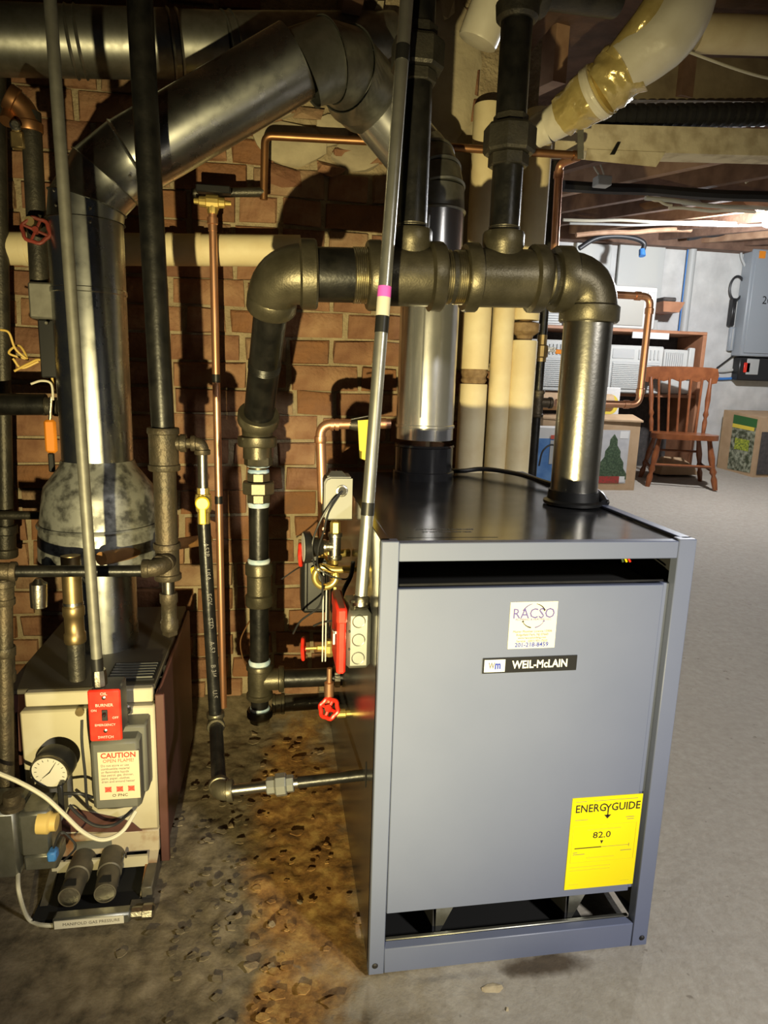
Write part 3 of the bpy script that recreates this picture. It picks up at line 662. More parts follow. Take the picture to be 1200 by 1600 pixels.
pipe(pt, at(158, 873, .42), at(262, 852, .62), .0145, 'orange_brown'); pipe(pt, at(262, 852, .62), at(325, 843, .80), .0145, 'orange_brown')

# ================================================================== LEFT CONDUIT, RED SWITCH
CYb = .22
cl = thing('conduit_pipe', 'thin grey old conduit running from the ceiling down to the red switch', 'conduit', at(153, 1040, CYb))
c_top = at(74, -60, .26); c_bot = at(152, 1040, CYb)
pipe(cl, c_top, c_bot, .0100, 'emt_old', seg=16)
for px, py in ((85, 297), (88, 321)): pass
MB().lathe(at(151, 1028, CYb), c_bot-c_top, [(0, .011), (.026, .011)], 16).build('coupling', 'tape_black', cl)
MB().lathe(at(154, 1046, CYb), c_bot-c_top, [(0, .013), (.010, .0145), (.03, .0145), (.034, .010)], 10).build('connector', 'nickel', cl, ang=25)
pl = at(136, 1078, .20); pr_ = at(184, 1076, .20); pb = at(160, 1158, .20)
x0, x1, z1, z0 = pl.x, pr_.x+.004, at(160, 1078, .20).z, pb.z
sw = thing('emergency_switch', 'red emergency burner switch plate on a metal box', 'switch', ((x0+x1)/2, .23, z0))
MB().box((x0+.004, .206, z0+.006), (x1-.002, .262, z1-.002), .003).build('switch_box', 'trans_grey', sw)
pla = MB().box((x0, .198, z0), (x1, .206, z1), .003).build('cover_plate', 'red_paint', sw)
xc = (x0+x1)/2; zc = (z0+z1)/2; H_ = z1-z0
MB().box((xc-.0055, .1968, zc-.010), (xc+.0055, .199, zc+.013), .001).build('switch_slot', 'ink', pla)
MB().box((xc-.003, .188, zc+.002), (xc+.003, .199, zc+.008), .001).build('toggle', 'plastic_black', pla)
for dz_ in (.037, -.030): MB().lathe((xc, .198, zc+dz_), (0, -1, 0), [(0, .004), (.001, .004), (.002, .002)], 12).build('screw', 'nickel', pla)
for body, s_, dx, dz_ in (('OIL', .008, 0, .045), ('BURNER', .0085, 0, .022), ('ON', .0065, -.019, .012), ('OFF', .0065, .019, -.004), ('EMERGENCY', .0065, 0, -.018), ('SWITCH', .0075, 0, -.043)):
    text(pla, body, s_, (xc+dx, .1975, zc+dz_), 'ink_pale')
# ================================================================== OLD BOILER
FY = .33
fx0 = at(33, 1150, FY).x; fx1 = at(243, 1150, FY).x; ft = at(140, 1083, FY).z; fm = at(140, 1105, FY).z; fb = at(150, 1302, FY).z; fr = at(150, 1335, FY).z
ob = thing('old_boiler', 'small old cream-fronted boiler with maroon side and exposed burner tubes', 'boiler', ((fx0+fx1)/2, .6, 0))
MB().box((fx0+.008, FY+.010, fm), (fx1-.004, FY+.03, ft), .003).build('top_strip', 'cream_enamel', ob)
MB().box((fx0, FY, fb), (fx1, FY+.03, fm-.004), .004).build('front_panel', 'cream_enamel', ob)
MB().box((fx1+.001, FY+.002, .012), (fx1+.020, FY+.014, at(243, 1085, FY).z-.002), .002).build('side_flange', 'maroon', ob)
cut = MB().hull([at(110, 1262, FY-.001)]+[at(85+140*i/8, 1300-26*math.sin(math.pi*i/8)**.6, FY-.002) for i in range(9)]+[at(85, 1300, FY+.002), at(225, 1300, FY+.002)]).build('panel_cutout', 'maroon', ob)
MB().box((fx0+.03, FY-.003, fr), (fx1, FY+.03, fb), .002).build('front_rail', 'rust_enamel', ob)
MB().box((at(115, 1310, FY).x, FY-.004, at(140, 1325, FY).z), (at(175, 1310, FY).x, FY-.002, at(140, 1312, FY).z)).build('rating_plate', 'trans_grey', ob, smooth=False)
MB().box((fx1-.024, FY-.002, .075), (fx1-.001, FY+.03, fr), .002).build('corner_leg', 'rust_enamel', ob)
MB().box((fx0+.03, FY, .05), (fx0+.05, FY+.03, fr), .002).build('corner_leg', 'grate', ob)
sxr = at(250, 1200, FY+.01).x+.006
MB().box((fx1, FY+.014, .012), (fx1+.008, .86, at(243, 1085, FY).z-.004), .003).build('side_panel', 'maroon', ob)
MB().box((fx0-.04, FY+.03, ft-.012), (fx1-.002, .86, ft), .002).build('top_panel', 'old_top', ob)
MB().box((fx0-.02, FY+.03, .16), (fx0-.014, .86, ft-.012)).build('side_panel', 'maroon', ob)
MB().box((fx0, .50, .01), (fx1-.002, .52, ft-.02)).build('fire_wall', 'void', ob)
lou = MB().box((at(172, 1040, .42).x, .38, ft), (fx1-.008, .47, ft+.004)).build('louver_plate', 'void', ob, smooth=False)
for k in range(6): MB().box((at(172, 1040, .42).x+.004, .385+k*.014, ft+.004), (fx1-.012, .389+k*.014, ft+.007)).build('louver_bar', 'trans_grey', lou, smooth=False)
MB().box((fx0+.04, .20, .001), (fx1-.002, .50, .006)).build('burner_shade_sheet', 'void', ob, smooth=False)  # black sheet laid on the floor as painted shade around the burners
for xa, xb, m in ((fx1-.026, fx1-.002, 'rust_enamel'), (fx0+.045, fx0+.060, 'grate')): MB().hull([V(x, y, z) for x in (xa, xb) for y, z in ((FY, fr+.002), (FY+.012, fr+.002), (.235, .008), (.255, .004))]).build('base_bracket', m, ob, smooth=False)
MB().box((fx0+.05, .30, .030), (fx1-.02, .306, .055)).build('burner_bar', 'cream_enamel', ob, smooth=False)
MB().box((fx0+.05, FY+.03, .045), (fx1, FY+.045, .075)).build('burner_rail', 'grate', ob, smooth=False)
for (ax, ay, bx, by) in ((108, 1402, 138, 1325), (164, 1396, 180, 1320)):
    A_ = at(ax, ay, .205); B_ = at(bx, by, .36); d = B_-A_
    t_ = MB().lathe(A_, d, [(0, .021), (.06, .022), (.062, .0245), (d.length, .0245)], 24).build('burner_tube', 'grate', ob)
    MB().lathe(A_-d.normalized()*.002, d, [(0, .010), (.001, .018), (.0022, .0185)], 20).build('air_shutter', 'nickel', t_)
    MB().hull([A_+d.normalized()*.012+V(x, y, .0215) for x, y in ((-.013, -.006), (.013, -.006), (.008, .014), (0, .006), (-.008, .014))]+[A_+d.normalized()*.012+V(0, 0, .015)]).build('air_slot', 'void', t_)
mfa = at(82, 1432, .175); mfb = at(204, 1422, .175)
mf = MB().box((mfa.x, .170, .006), (mfb.x, .195, .030), .004).build('gas_manifold', 'galv_dull', ob)
MB().box((mfa.x+.004, .1685, .010), (mfb.x-.012, .1702, .027)).build('printed_strip', 'paper', mf, smooth=False)
text(mf, 'MANIFOLD GAS PRESSURE', .009, ((mfa.x+mfb.x)/2, .1683, .0185), 'ink_mid')
MB().lathe((mfb.x, .184, .018), (1, 0, 0), [(0, .011), (.02, .011), (.022, .015), (.04, .015), (.044, .010)], 8).build('manifold_plug', 'nickel', ob, ang=25)
MB().box((mfb.x-.01, .20, .002), (fx1+.004, .23, .009)).build('base_angle', 'grate', ob, smooth=False)
MB().box((fx1-.022, .23, .004), (fx1, .33, .035), .002).build('base_rail', 'grate', ob)
MB().tube(fillet([at(197, 1340, .30), at(196, 1330, .30), at(191, 1345, .29), at(180, 1400, .27)], .01), .0022, 6).build('pilot_tube', 'nickel', ob)
MB().lathe(at(196, 1108, FY), (0, -1, 0), [(0, .012), (.003, .012), (.006, .009)], 16).build('grommet', 'galv', ob)
MB().lathe(at(125, 1112, FY), (0, -1, 0), [(0, .009), (.004, .009)], 12).build('grommet', 'brass_old', ob)
# transformer box with caution sticker
tr0 = at(140, 1170, .245); bx0 = tr0.x; bx1 = at(212, 1170, .245).x; bz1 = at(180, 1158, .245).z; bz0 = at(180, 1266, .245).z
tb = thing('transformer_box', 'dark grey control box with a caution sticker on the old boiler front', 'control box', ((bx0+bx1)/2, .29, bz0))
MB().box((bx0, .245, bz0), (bx1+.006, FY-.001, bz1), .007).build('cover', 'trans_grey', tb)
MB().box((bx0+.01, .28, bz0+.012), (bx1+.014, FY-.0005, bz1+.012), .004).build('back_plate', 'trans_grey', tb)
MB().lathe(((bx0+bx1)/2+.012, .285, bz1+.012), uz, [(0, .011), (.001, .011), (.0015, .009)], 20).build('knockout', 'trans_grey', tb)
sx0 = at(152, 1175, .244).x; sx1 = at(219, 1173, .244).x-.003; sz1 = at(185, 1174, .244).z; sz0 = at(190, 1248, .244).z
sd = MB().box((sx0, .2436, sz0), (sx1, .2452, sz1)).build('caution_sticker', 'caution_paper', tb, smooth=False); sc = (sx0+sx1)/2; sh = sz1-sz0
text(sd, 'CAUTION', .0155, (sc, .2433, sz1-.0085), 'ink_red', bold=.0004, sx=.95); text(sd, 'OPEN FLAME!', .0100, (sc, .2433, sz1-.0200), 'ink_pink', sx=.98)
for k, l in enumerate(('Do not store or use', 'combustible material', 'or flammable liquids', 'like petrol, gas, thinner,', 'paint, paper, clothes,', 'drain and around heater')):
    text(sd, l, .0068, (sx0+.005, .2433, sz1-.0300-k*.0070), 'ink_mid', align='LEFT', sx=.95)
for k in range(3):
    x = sc-.022+k*.022; ic = MB().box((x-.006, .2431, sz0+.017), (x+.006, .2437, sz0+.028)).build('warning_icon', 'ink_pink', sd, smooth=False)
    MB().tube([(x-.006, .243, sz0+.028), (x+.006, .243, sz0+.017)], .0011, 5).tube([(x-.006, .243, sz0+.017), (x+.006, .243, sz0+.028)], .0007, 5).build('warning_cross', 'ink_red', sd)
text(sd, 'O PNC', .0085, (sc, .2433, sz0+.0085), 'ink', sx=1.15)
# pressure gauge
g0 = at(78, 1206, .262); ga = thing('pressure_gauge', 'round white-dialled pressure gauge with a black case on the old boiler', 'gauge', g0)
gd = V(.12, 1, .12).normalized(); R_ = .0385
MB().lathe(g0, gd, [(0, R_*.9), (.002, R_), (.012, R_), (.014, R_*1.02), (.035, R_*1.02)], 36).build('case', 'plastic_black', ga)
MB().lathe(g0-gd*.003, gd, [(0, R_*.90), (0, R_*.99), (.006, R_*1.0)], 36, ends=False).build('bezel', 'nickel', ga)
MB().lathe(g0-gd*.001, gd, [(0, R_*.91), (.001, R_*.91)], 36).build('dial', 'paper', ga)
gu = V(1, -.12, 0).normalized(); gv = gu.cross(gd)*-1
if gv.z < 0: gv = -gv
for k in range(13):
    t = math.radians(225-k*22.5); p = g0-gd*.0016+(gu*math.cos(t)+gv*math.sin(t))*R_*.78; q = g0-gd*.0016+(gu*math.cos(t)+gv*math.sin(t))*R_*.66
    MB().tube([p, q], .0005, 4).build('dial_tick', 'ink', ga)
for t_, L_ in ((58, .75), (222, .55)):
    t = math.radians(t_); MB().tube([g0-gd*.0022, g0-gd*.0022+(gu*math.cos(t)+gv*math.sin(t))*R_*L_], [.0012, .0004], 5).build('needle', 'ink', ga)
# gas valve block at the left edge
va = at(-30, 1300, .22); vb_ = at(95, 1300, .22); gv_ = thing('gas_valve', 'grey cast gas valve block with a yellow knob and blue wire nut', 'valve', (vb_.x-.06, .25, at(40, 1365, .22).z))
z_t = at(60, 1262, .22).z; z_b = at(60, 1358, .22).z; xm = at(32, 1300, .22).x; xe = at(92, 1300, .22).x
MB().box((xm-.12, .20, z_b-.002), (xm, .29, z_t+.006), .006).build('body', 'galv_dull', gv_)
MB().box((xm, .21, z_b+.035), (xe-.012, .28, z_t-.004), .006).build('body_block', 'galv_dull', gv_)
MB().box((xm+.004, .212, z_b+.002), (xe-.004, .27, z_b+.036), .004).build('body_block', 'galv_dull', gv_)
MB().lathe(at(60, 1285, .215), (1, 0, -.05), [(0, .021), (.02, .022), (.024, .017), (.034, .017)], 16).build('knob', 'knob_cream', gv_, ang=25)
MB().box(at(78, 1322, .212), at(90, 1342, .20)+V(0, -.01, 0), .003).build('wire_nut', 'blue', gv_)
MB().lathe(at(20, 1262, .22), uz, [(0, .022), (.008, .022), (.012, .016), (.03, .016)], 20).build('pipe_boss', 'old_iron', gv_)
MB().box(at(88, 1228, .24)+V(0, 0, 0), at(108, 1260, .27), .003).build('bracket', 'plastic_black', gv_)
def cable(name, pts, r, m, label, n=7, group=None, cat='cable'): return solo(MB().tube(spline(pts, n), r, 8), name, m, label, cat, group)
cable('white_cable', [at(-10, 1205, .24), at(30, 1222, .235), at(70, 1245, .23), at(100, 1272, .225), at(130, 1300, .225), at(160, 1312, .23), at(190, 1300, .24), at(212, 1268, .27)], .0042, 'white_wire', 'white cable drooping from the gas valve up to the control box')
cable('black_cable', [at(108, 1258, .25), at(125, 1275, .24), at(150, 1290, .235), at(180, 1288, .24), at(206, 1266, .28)], .0032, 'cable_dark', 'black cable looping under the dark grey control box')
cable('black_cable', [at(128, 1125, .26), at(128, 1160, .25), at(133, 1210, .245), at(136, 1255, .25), at(142, 1262, .28)], .0028, 'cable_dark', 'black wire hanging beside the red switch plate')
cable('black_cable', [at(100, 1240, .25), at(125, 1240, .245), at(145, 1246, .26)], .0032, 'cable_dark', 'short black wire from gauge bracket to control box')
cable('floor_cable', [at(28, 1362, .21), at(30, 1395, .17), V(*atZ(45, 1436, .008)), V(*atZ(75, 1446, .008)), V(*atZ(120, 1440, .008)), V(*atZ(165, 1432, .008))], .004, 'white_wire', 'pale cable lying on the floor in front of the old burners')
cable('blue_cable', [at(84, 1325, .20), at(95, 1300, .20), at(112, 1312, .20), at(118, 1325, .20), at(100, 1345, .205)], .002, 'cable_dark', 'thin black wire coil beside the blue wire nut')

# ================================================================== LEFT BACKGROUND BITS
hwp = thing('insulated_wall_pipe', 'cream insulated pipe running level along the brick wall', 'pipe', at(-60, 386, .98))
MB().lathe(at(-420, 385, .98), at(470, 392, .98)-at(-420, 385, .98), [(0, .042), ((at(470, 392, .98)-at(-420, 385, .98)).length, .042)], 28).build('jacket', 'canvas', hwp)
for px in (35, 262, 306): MB().lathe(at(px, 389, .98), (1, 0, 0), [(0, .0428), (.008, .0435), (.016, .0428)], 28).build('band', 'canvas', hwp)
vl = thing('valve_pipe', 'dark vertical pipe with a small red wheel valve at the far left', 'pipe', at(60, 440, .62))
pipe(vl, at(48, 175, .62), at(62, 442, .62), .020, 'dark_iron')
elbow(vl, at(44, 172, .62), dn, V(-.6, -.2, .35), .03, .024, .027, .027, .02, 'copper_old')
MB().lathe(at(56, 352, .59), (0, -1, 0), [(0, .012), (.04, .010)], 10).build('valve_stem', 'brass_old', vl)
wheel(vl, at(56, 360, .55), (0.1, -1, .25), .026, 'red_old')
pipe(vl, at(24, 150, .64), at(10, 190, .60), .014, 'copper_old', 'stub_pipe'); MB().lathe(at(25, 198, .59), (0.2, -1, 0), [(0, .010), (.012, .011), (.016, .007)], 16).build('end_plug', 'nickel', vl); MB().box(at(20, 208, .62), at(38, 232, .60), .003).build('brass_block', 'brass_old', vl)
jb = thing('junction_box', 'small steel junction box below the red wheel valve', 'electrical box', at(67, 497, .55))
MB().box(at(46, 497, .58)+V(0, .06, 0), at(88, 442, .58), .004).build('box', 'emt_old', jb); MB().lathe(at(73, 505, .58), (0, -1, 0), [(0, .004), (.004, .003)], 10).build('screw', 'nickel', jb)
MB().box(at(64, 590, .60)+V(0, .03, 0), at(90, 500, .60), .003).build('lower_box', 'plastic_black', jb)
for i, pts in enumerate((((0, 515), (14, 520), (24, 545), (42, 560), (30, 540), (14, 552), (45, 562)), ((22, 580), (45, 568), (62, 562), (78, 575), (84, 610)), ((48, 600), (65, 595), (80, 600), (83, 625)), ((20, 560), (34, 575), (60, 565)))):
    cable('yellow_wire', [at(x, y, .60+.01*k) for k, (x, y) in enumerate(pts)], .0026, 'yellow_wire' if i != 2 else 'white_wire', ['yellow wire curling at the left edge below the junction box', 'yellow wire bending down toward the orange handle', 'pale short wire end above the black wall pipe', 'yellow wire lying straight among the curled ones'][i])
bwp = thing('black_wall_pipe', 'fat black pipe running level behind the loose yellow wires', 'pipe', at(-30, 632, .80)); pipe(bwp, at(-360, 632, .80), at(72, 632, .80), .027, 'black_pipe'); coupling(bwp, at(66, 634, .80), at(92, 636, .80), .022, .024, 'dark_iron')
oh = thing('tester_probe', 'orange-handled tool hanging at the left of the flue', 'tool', at(80, 740, .72))
MB().box(at(70, 708, .72)+V(0, .012, 0), at(86, 656, .72), .006).build('handle', 'orange', oh); MB().box(at(76, 738, .72)+V(0, .008, 0), at(84, 708, .72), .003).build('tip', 'plastic_black', oh); MB().tube([at(78, 656, .725), at(80, 620, .725)], .004, 8).build('neck', 'nickel', oh)
vdp = thing('dark_stack_pipe', 'dark vertical stack pipe against the brick at far left', 'pipe', at(8, 1000, .95)); pipe(vdp, at(-6, 60, .95), at(10, 860, .95), .020, 'dark_iron'); pipe(vdp, at(-300, 805, .92), at(70, 805, .92), .012, 'dark_iron', 'cross_pipe'); coupling(vdp, at(8, 820, .95), at(9, 870, .95), .027, .032, 'dark_iron')

# ================================================================== COPPER LINES ON THE WALL
KY = .90
cw = thing('copper_drop_pipe', 'bright copper pipe hanging from a brass valve on the brick wall', 'pipe', at(340, 850, KY))
ka = at(332, 330, KY); kb = at(349, 1105, KY)
pipe(cw, ka, kb, .0105, 'copper', seg=20); MB().lathe(at(332, 340, KY), dn, [(0, .014), (.016, .014), (.018, .0115), (.034, .0115)], 16).build('fitting', 'copper', cw)
bvv = MB().lathe(at(303, 314, KY), at(358, 318, KY)-at(303, 314, KY), [(0, .007), (.012, .008), (.014, .013), (.03, .014), (.032, .019), (.062, .019), (.064, .014), (.078, .013), (.08, .007), (.095, .006)], 12).build('valve_body', 'brass', cw, ang=25)
MB().lathe(at(332, 318, KY), dn, [(0, .016), (.02, .014), (.026, .012)], 12).build('outlet_nut', 'brass', bvv, ang=25); MB().box(at(306, 300, KY)+V(0, .02, 0), at(360, 290, KY-.01), .003).build('lever', 'plastic_black', bvv)
for y in (585, 775): MB().lathe(at(332+17*(y-330)/775, y, KY), dn, [(0, .0112), (.022, .0112)], 16).build('tape_band', 'tape_black', cw)
sp2 = thing('black_valve_line', 'dark pipe line level with the brass valve on the brick', 'pipe', at(300, 300, .96)); pipe(sp2, at(300, 302, .96), at(412, 300, .96), .012, 'dark_iron')
cp = thing('copper_cross_pipe', 'dull copper pipe running level behind the header risers under the beam', 'pipe', at(415, 215, .93))
MB().tube(fillet([at(412, 312, .96), at(414, 212, .95), at(600, 222, .93), at(760, 234, .91), at(908, 243, .90)], .02), .0105, 14).build('pipe', 'copper_old', cp)
MB().lathe(at(895, 243, .90), (1, 0, 0), [(0, .0135), (.02, .0135)], 14).build('coupling', 'copper_old', cp)
cv = thing('copper_riser_pipe', 'thin bright copper pipe rising right of the white-jacketed pipes', 'pipe', at(868, 400, 1.1)); 
MB().tube(fillet([at(864, 432, 1.08), at(866, 400, 1.08), at(874, 256, 1.08), at(905, 244, 1.02)], .02), .0125, 14).build('pipe', 'copper', cv); MB().lathe(at(873, 268, 1.08), dn, [(0, .015), (.02, .015)], 14).build('fitting', 'copper', cv)

# ================================================================== WHITE JACKETED PIPES BEHIND THE BOILER
WP = .985
def wpipe(px_t, px_b, r, label, cuts, top):
    b = at(px_b, 735, WP); b = V(b.x, WP-.0, 0); zf = lambda py: at((px_t+px_b)/2, py, WP).z
    t = thing('insulated_pipe', label, 'pipe', b, 'insulated pipes behind the boiler')
    pipe(t, b, V(b.x, WP, top), r*.5, 'canvas_end', 'core_pipe')
    z = 0.0
    for (lo, hi, mid) in cuts:
        zl_, zh = (0 if lo is None else zf(lo)), (top if hi is None else zf(hi))
        mb = MB(); n = 28; ring = []
        MB().lathe((b.x, WP, zl_), uz, [(0, r*.98), (.003, r), (zh-zl_-.003, r), (zh-zl_, r*.97)], 32).build('jacket', mid, t)
    return t, b
wA, bA_ = wpipe(748, 732, .0425, 'cream jacketed pipe with a torn dark gap, nearest the vent pipe', [(None, 600, 'canvas'), (577, None, 'canvas')], 1.84)
MB().lathe((bA_.x, WP, at(738, 600, WP).z), uz, [(0, .034), (.012, .040), (.02, .036), (.034, .041), (.048, .037)], 14).build('torn_end', 'canvas_end', wA)
wB, bB_ = wpipe(783, 772, .0325, 'slim unbroken cream jacketed pipe between two thicker ones', [(None, None, 'canvas')], 1.62)
wC, bC_ = wpipe(815, 805, .0405, 'thick cream jacketed pipe with a brown elbow joint under the header', [(None, 532, 'canvas'), (500, None, 'canvas')], 1.84)
MB().lathe((bC_.x, WP, at(810, 532, WP).z), uz, [(0, .022), (.014, .026), (.026, .043), (.05, .044), (.054, .034)], 16).build('bare_fitting', 'canvas_end', wC)

# ================================================================== GAS RISER AND COPPER LOOP BEHIND THE BOILER
QY = 1.12
qb = at(830, 735, QY); qx = at(842, 600, QY).x; qz = lambda py: at(842, py, QY).z
gr = thing('black_riser_pipe', 'thin black pipe with a brass valve beside the white-jacketed pipes', 'pipe', (qx, QY, 0))
pipe(gr, (qx, QY, 0.0), (qx, QY, qz(250)), .0145, 'black_pipe'); MB().lathe((qx, QY, qz(565)), uz, [(0, .017), (.012, .017), (.016, .022), (.05, .022), (.054, .016), (.085, .016)], 12).build('valve_body', 'brass_old', gr, ang=25)
MB().box((qx+.015, QY-.012, qz(550)), (qx+.045, QY-.006, qz(545)+.006)).build('lever_stem', 'nickel', gr); MB().box((qx+.045, QY-.014, qz(552)), (qx+.075, QY-.004, qz(545)), .002).build('lever', 'orange', gr)
tee(gr, (qx, QY, qz(652)), (qx, QY, qz(610)), .019, .022, .012, V(1, 0, 0), .05, .016, .019, m='old_iron', c=(qx, QY, qz(629)))
cl2 = thing('copper_loop_pipe', 'bright copper loop bending up and back left of the wooden chair', 'pipe', at(990, 630, QY))
LP_ = [at(868, 629, QY), at(1000, 632, QY), at(1006, 463, QY), at(940, 462, QY)]; LP_[1] = V(LP_[1].x-.004, QY, LP_[0].z); LP_[2] = V(LP_[1].x+.002, QY, LP_[2].z); LP_[3].z = LP_[2].z; LP_[3].x -= .08
MB().tube(fillet(LP_, .030, 8), .0118, 16).build('pipe', 'copper', cl2)
for p, d in ((LP_[1]+V(-.055, 0, 0), V(1, 0, 0)), (LP_[1]+V(0, 0, .035), uz), (LP_[2]+V(0, 0, -.055), uz), (LP_[2]+V(-.055, 0, 0), V(1, 0, 0))):
    MB().lathe(p, d, [(0, .0145), (.018, .0145), (.020, .0125)], 16).build('fitting', 'copper', cl2)

# ================================================================== RIGHT CONDUIT AND JUNCTION BOX ON THE BOILER SIDE
rc = thing('boiler_conduit', 'shiny galvanized conduit leaning across the header with pink and black tape', 'conduit', at(563, 945, .11))
ca = at(640, -60, .20); cb = at(563, 948, .11); cdv = (cb-ca)
pipe(rc, ca, cb, .0113, 'emt', seg=20)
def cpt(py):
    lo, hi = 0.0, 1.0
    for _ in range(40):
        m_ = (lo+hi)/2; q = ca+cdv*m_-CAM; yy = 800-F_PX*q.dot(cu)/q.dot(fw)
        lo, hi = (m_, hi) if yy < py else (lo, m_)
    return ca+cdv*lo
for y0, y1, m in ((72, 96, 'tape_black'), (448, 465, 'tape_pink'), (465, 494, 'paper'), (494, 520, 'tape_black'), (785, 805, 'tape_black')):
    a, b = cpt(y0), cpt(y1); MB().lathe(a, cdv, [(0, .0119), ((b-a).length, .0119)], 20).build('tape_band', m, rc)
MB().lathe(cpt(930), cdv, [(0, .0125), (.003, .0145), (.018, .0145), (.02, .0165), (.024, .0165)], 16).build('connector', 'nickel', rc)
MB().lathe(cpt(938)+V(-.012, -.004, 0), (-1, -.3, 0), [(0, .003), (.008, .003)], 8).build('set_screw', 'nickel', rc)
eb = thing('safety_switch_box', 'square steel box with red cover plate on the left side of the new boiler', 'electrical box', (-.03, .12, .57))
MB().box((-.046, .075, .568), (-.001, .175, .676), .008).build('box', 'zinc_box', eb)
cvp = MB().box((-.062, .070, .562), (-.046, .180, .682), .004).build('cover_plate', 'red_paint', eb); MB().box((-.0635, .068, .655), (-.045, .182, .684), .004).build('cover_lip', 'red_paint', cvp)
for k in range(3):
    MB().tube([V(-.024+.011*math.cos(t), .0745, .590+.034*k+.011*math.sin(t)) for t in np.linspace(0, 6.28, 24)[:-1]], .0009, 5, closed=True).build('knockout', 'zinc_box', eb)
for z in (.607, .640): MB().lathe((-.040, .0752, z), (0, -1, 0), [(0, .0022), (.0008, .0022)], 10).build('hole', 'ink', eb)
MB().box((-.068, .085, .632), (-.060, .10, .637), .001).box((-.068, .085, .612), (-.064, .09, .637), .001).build('toggle', 'paper_white', cvp)

# ================================================================== STEAM CONTROLS
TY = .36
tc_ = at(530, 780, TY); bx_a = at(508, 811, TY); bx_b = at(551, 748, TY)
pc = thing('pressure_control', 'light grey pressure control box on a brass nut beside the conduit', 'control box', at(527, 830, TY))
zA, zB, xA, xB = bx_a.z, bx_b.z, bx_a.x, bx_b.x; ch = .012
prof = [(xA, zA), (xB, zA), (xB, zB), (xA+ch, zB), (xA+.004, zB-.004), (xA, zB-ch)]
MB().prism([V(x, TY, z) for x, z in prof], (0, .005, 0)).build('face_plate', 'control_grey', pc)
MB().prism([V(x-.003, TY+.005, z+.003) for x, z in prof], (0, .055, 0)).build('case', 'plastic_grey', pc)
MB().hull([V(x, y, z) for x in (xA+.004, xB-.012) for y in (TY+.01, TY+.05) for z in (zB, zB+.004)]+[V(x, TY+.03, zB+.012) for x in (xA+.014, xB-.02)]).build('cap', 'trans_grey', pc)
hcx = (xA+xB)/2+.006; hcz = zB-.026
MB().lathe((hcx, TY-.001, hcz), (0, -1, 0), [(-.001, .0125), (.002, .0125), (.003, .0095)], 20).build('bushing', 'nickel', pc); MB().lathe((hcx, TY-.004, hcz), (0, -1, 0), [(0, .009), (.0008, .009)], 18).build('opening', 'ink', pc)
MB().box((xA-.002, TY-.004, zA-.002), (xB+.002, TY+.05, zA), .001).build('base_flange', 'nickel', pc)
ncx = at(525, 830, TY).x
nz = lambda py: at(525, py, TY+.02).z
MB().lathe((ncx, TY+.02, nz(814)), dn, [(0, .009), (.003, .011), (nz(814)-nz(832), .011)], 6).build('brass_nut', 'brass', pc, ang=20)
cf = thing('gauge_cross_fitting', 'nickel cross fitting carrying the black gauge and pressure control', 'fitting', (ncx, TY+.02, nz(885)))
tee(cf, (ncx, TY+.02, nz(832)), (ncx, TY+.02, nz(874)), .013, .0155, .010, V(-1, 0, 0), .028, .012, .0145, m='nickel', name='cross'); MB().lathe((ncx, TY+.02, nz(872)), dn, [(0, .010), (.006, .0075), (.022, .0075)], 12).build('nipple', 'brass', cf)
gg = thing('steam_gauge', 'black steam gauge seen edge-on facing the brick wall', 'gauge', (ncx-.06, TY+.02, nz(880)))
gc = V(ncx-.026, TY+.02, nz(854))
MB().lathe(gc, (-1, -.08, 0), [(0, .016), (.010, .020), (.022, .022), (.024, .026), (.028, .034), (.040, .035), (.042, .033)], 36).build('case', 'plastic_black', gg)
MB().lathe(gc+V(-.042, -.0034, 0), (-1, -.08, 0), [(0, .031), (.0006, .031)], 36).build('dial', 'paper_white', gg)
sg = thing('siphon_tube', 'bright brass pigtail siphon looping under the steam gauge', 'pipe', (ncx, TY+.02, nz(925)))
sy = TY+.02; sX = lambda px: at(px, 885, sy).x; sz_ = nz(886)
lc = V(at(508, 900, sy).x, sy-.012, nz(897)); R_ = .0235
lp_ = [V(lc.x+R_*math.cos(t), sy-.012-.006*i/18, lc.z+R_*math.sin(t)) for i, t in enumerate(np.linspace(math.radians(15), math.radians(-250), 19))]
MB().tube(spline([V(ncx, sy, nz(874)), V(ncx, sy-.006, nz(886))]+lp_[1:]+[V(sX(520), sy-.02, sz_), V(sX(545), sy-.02, sz_+.001), V(-.02, sy-.02, sz_), V(.002, sy-.02, sz_)], 4), .0076, 12).build('tube', 'brass', sg)
for z in (nz(893), nz(901)): MB().lathe((ncx, sy-.010, z), dn, [(0, .0085), (.006, .0085)], 6).build('nut', 'brass', sg)
# low-water cutoff box
lw = thing('low_water_cutoff', 'black low-water control box behind the siphon loop', 'control box', at(490, 957, .47))
l0 = at(470, 955, .47); l1 = at(508, 872, .47)
MB().box((l0.x, .45, l0.z), (l1.x+.01, .55, l1.z+.02), .008).build('case', 'plastic_black', lw); MB().box((l0.x+.012, .445, l0.z+.01), (l1.x+.004, .451, l1.z), .003).build('cover', 'plastic_black', lw)
MB().lathe(at(492, 890, .44), (0, -1, .1), [(0, .010), (.012, .012), (.016, .008)], 5).build('wing_nut', 'yellow', lw)
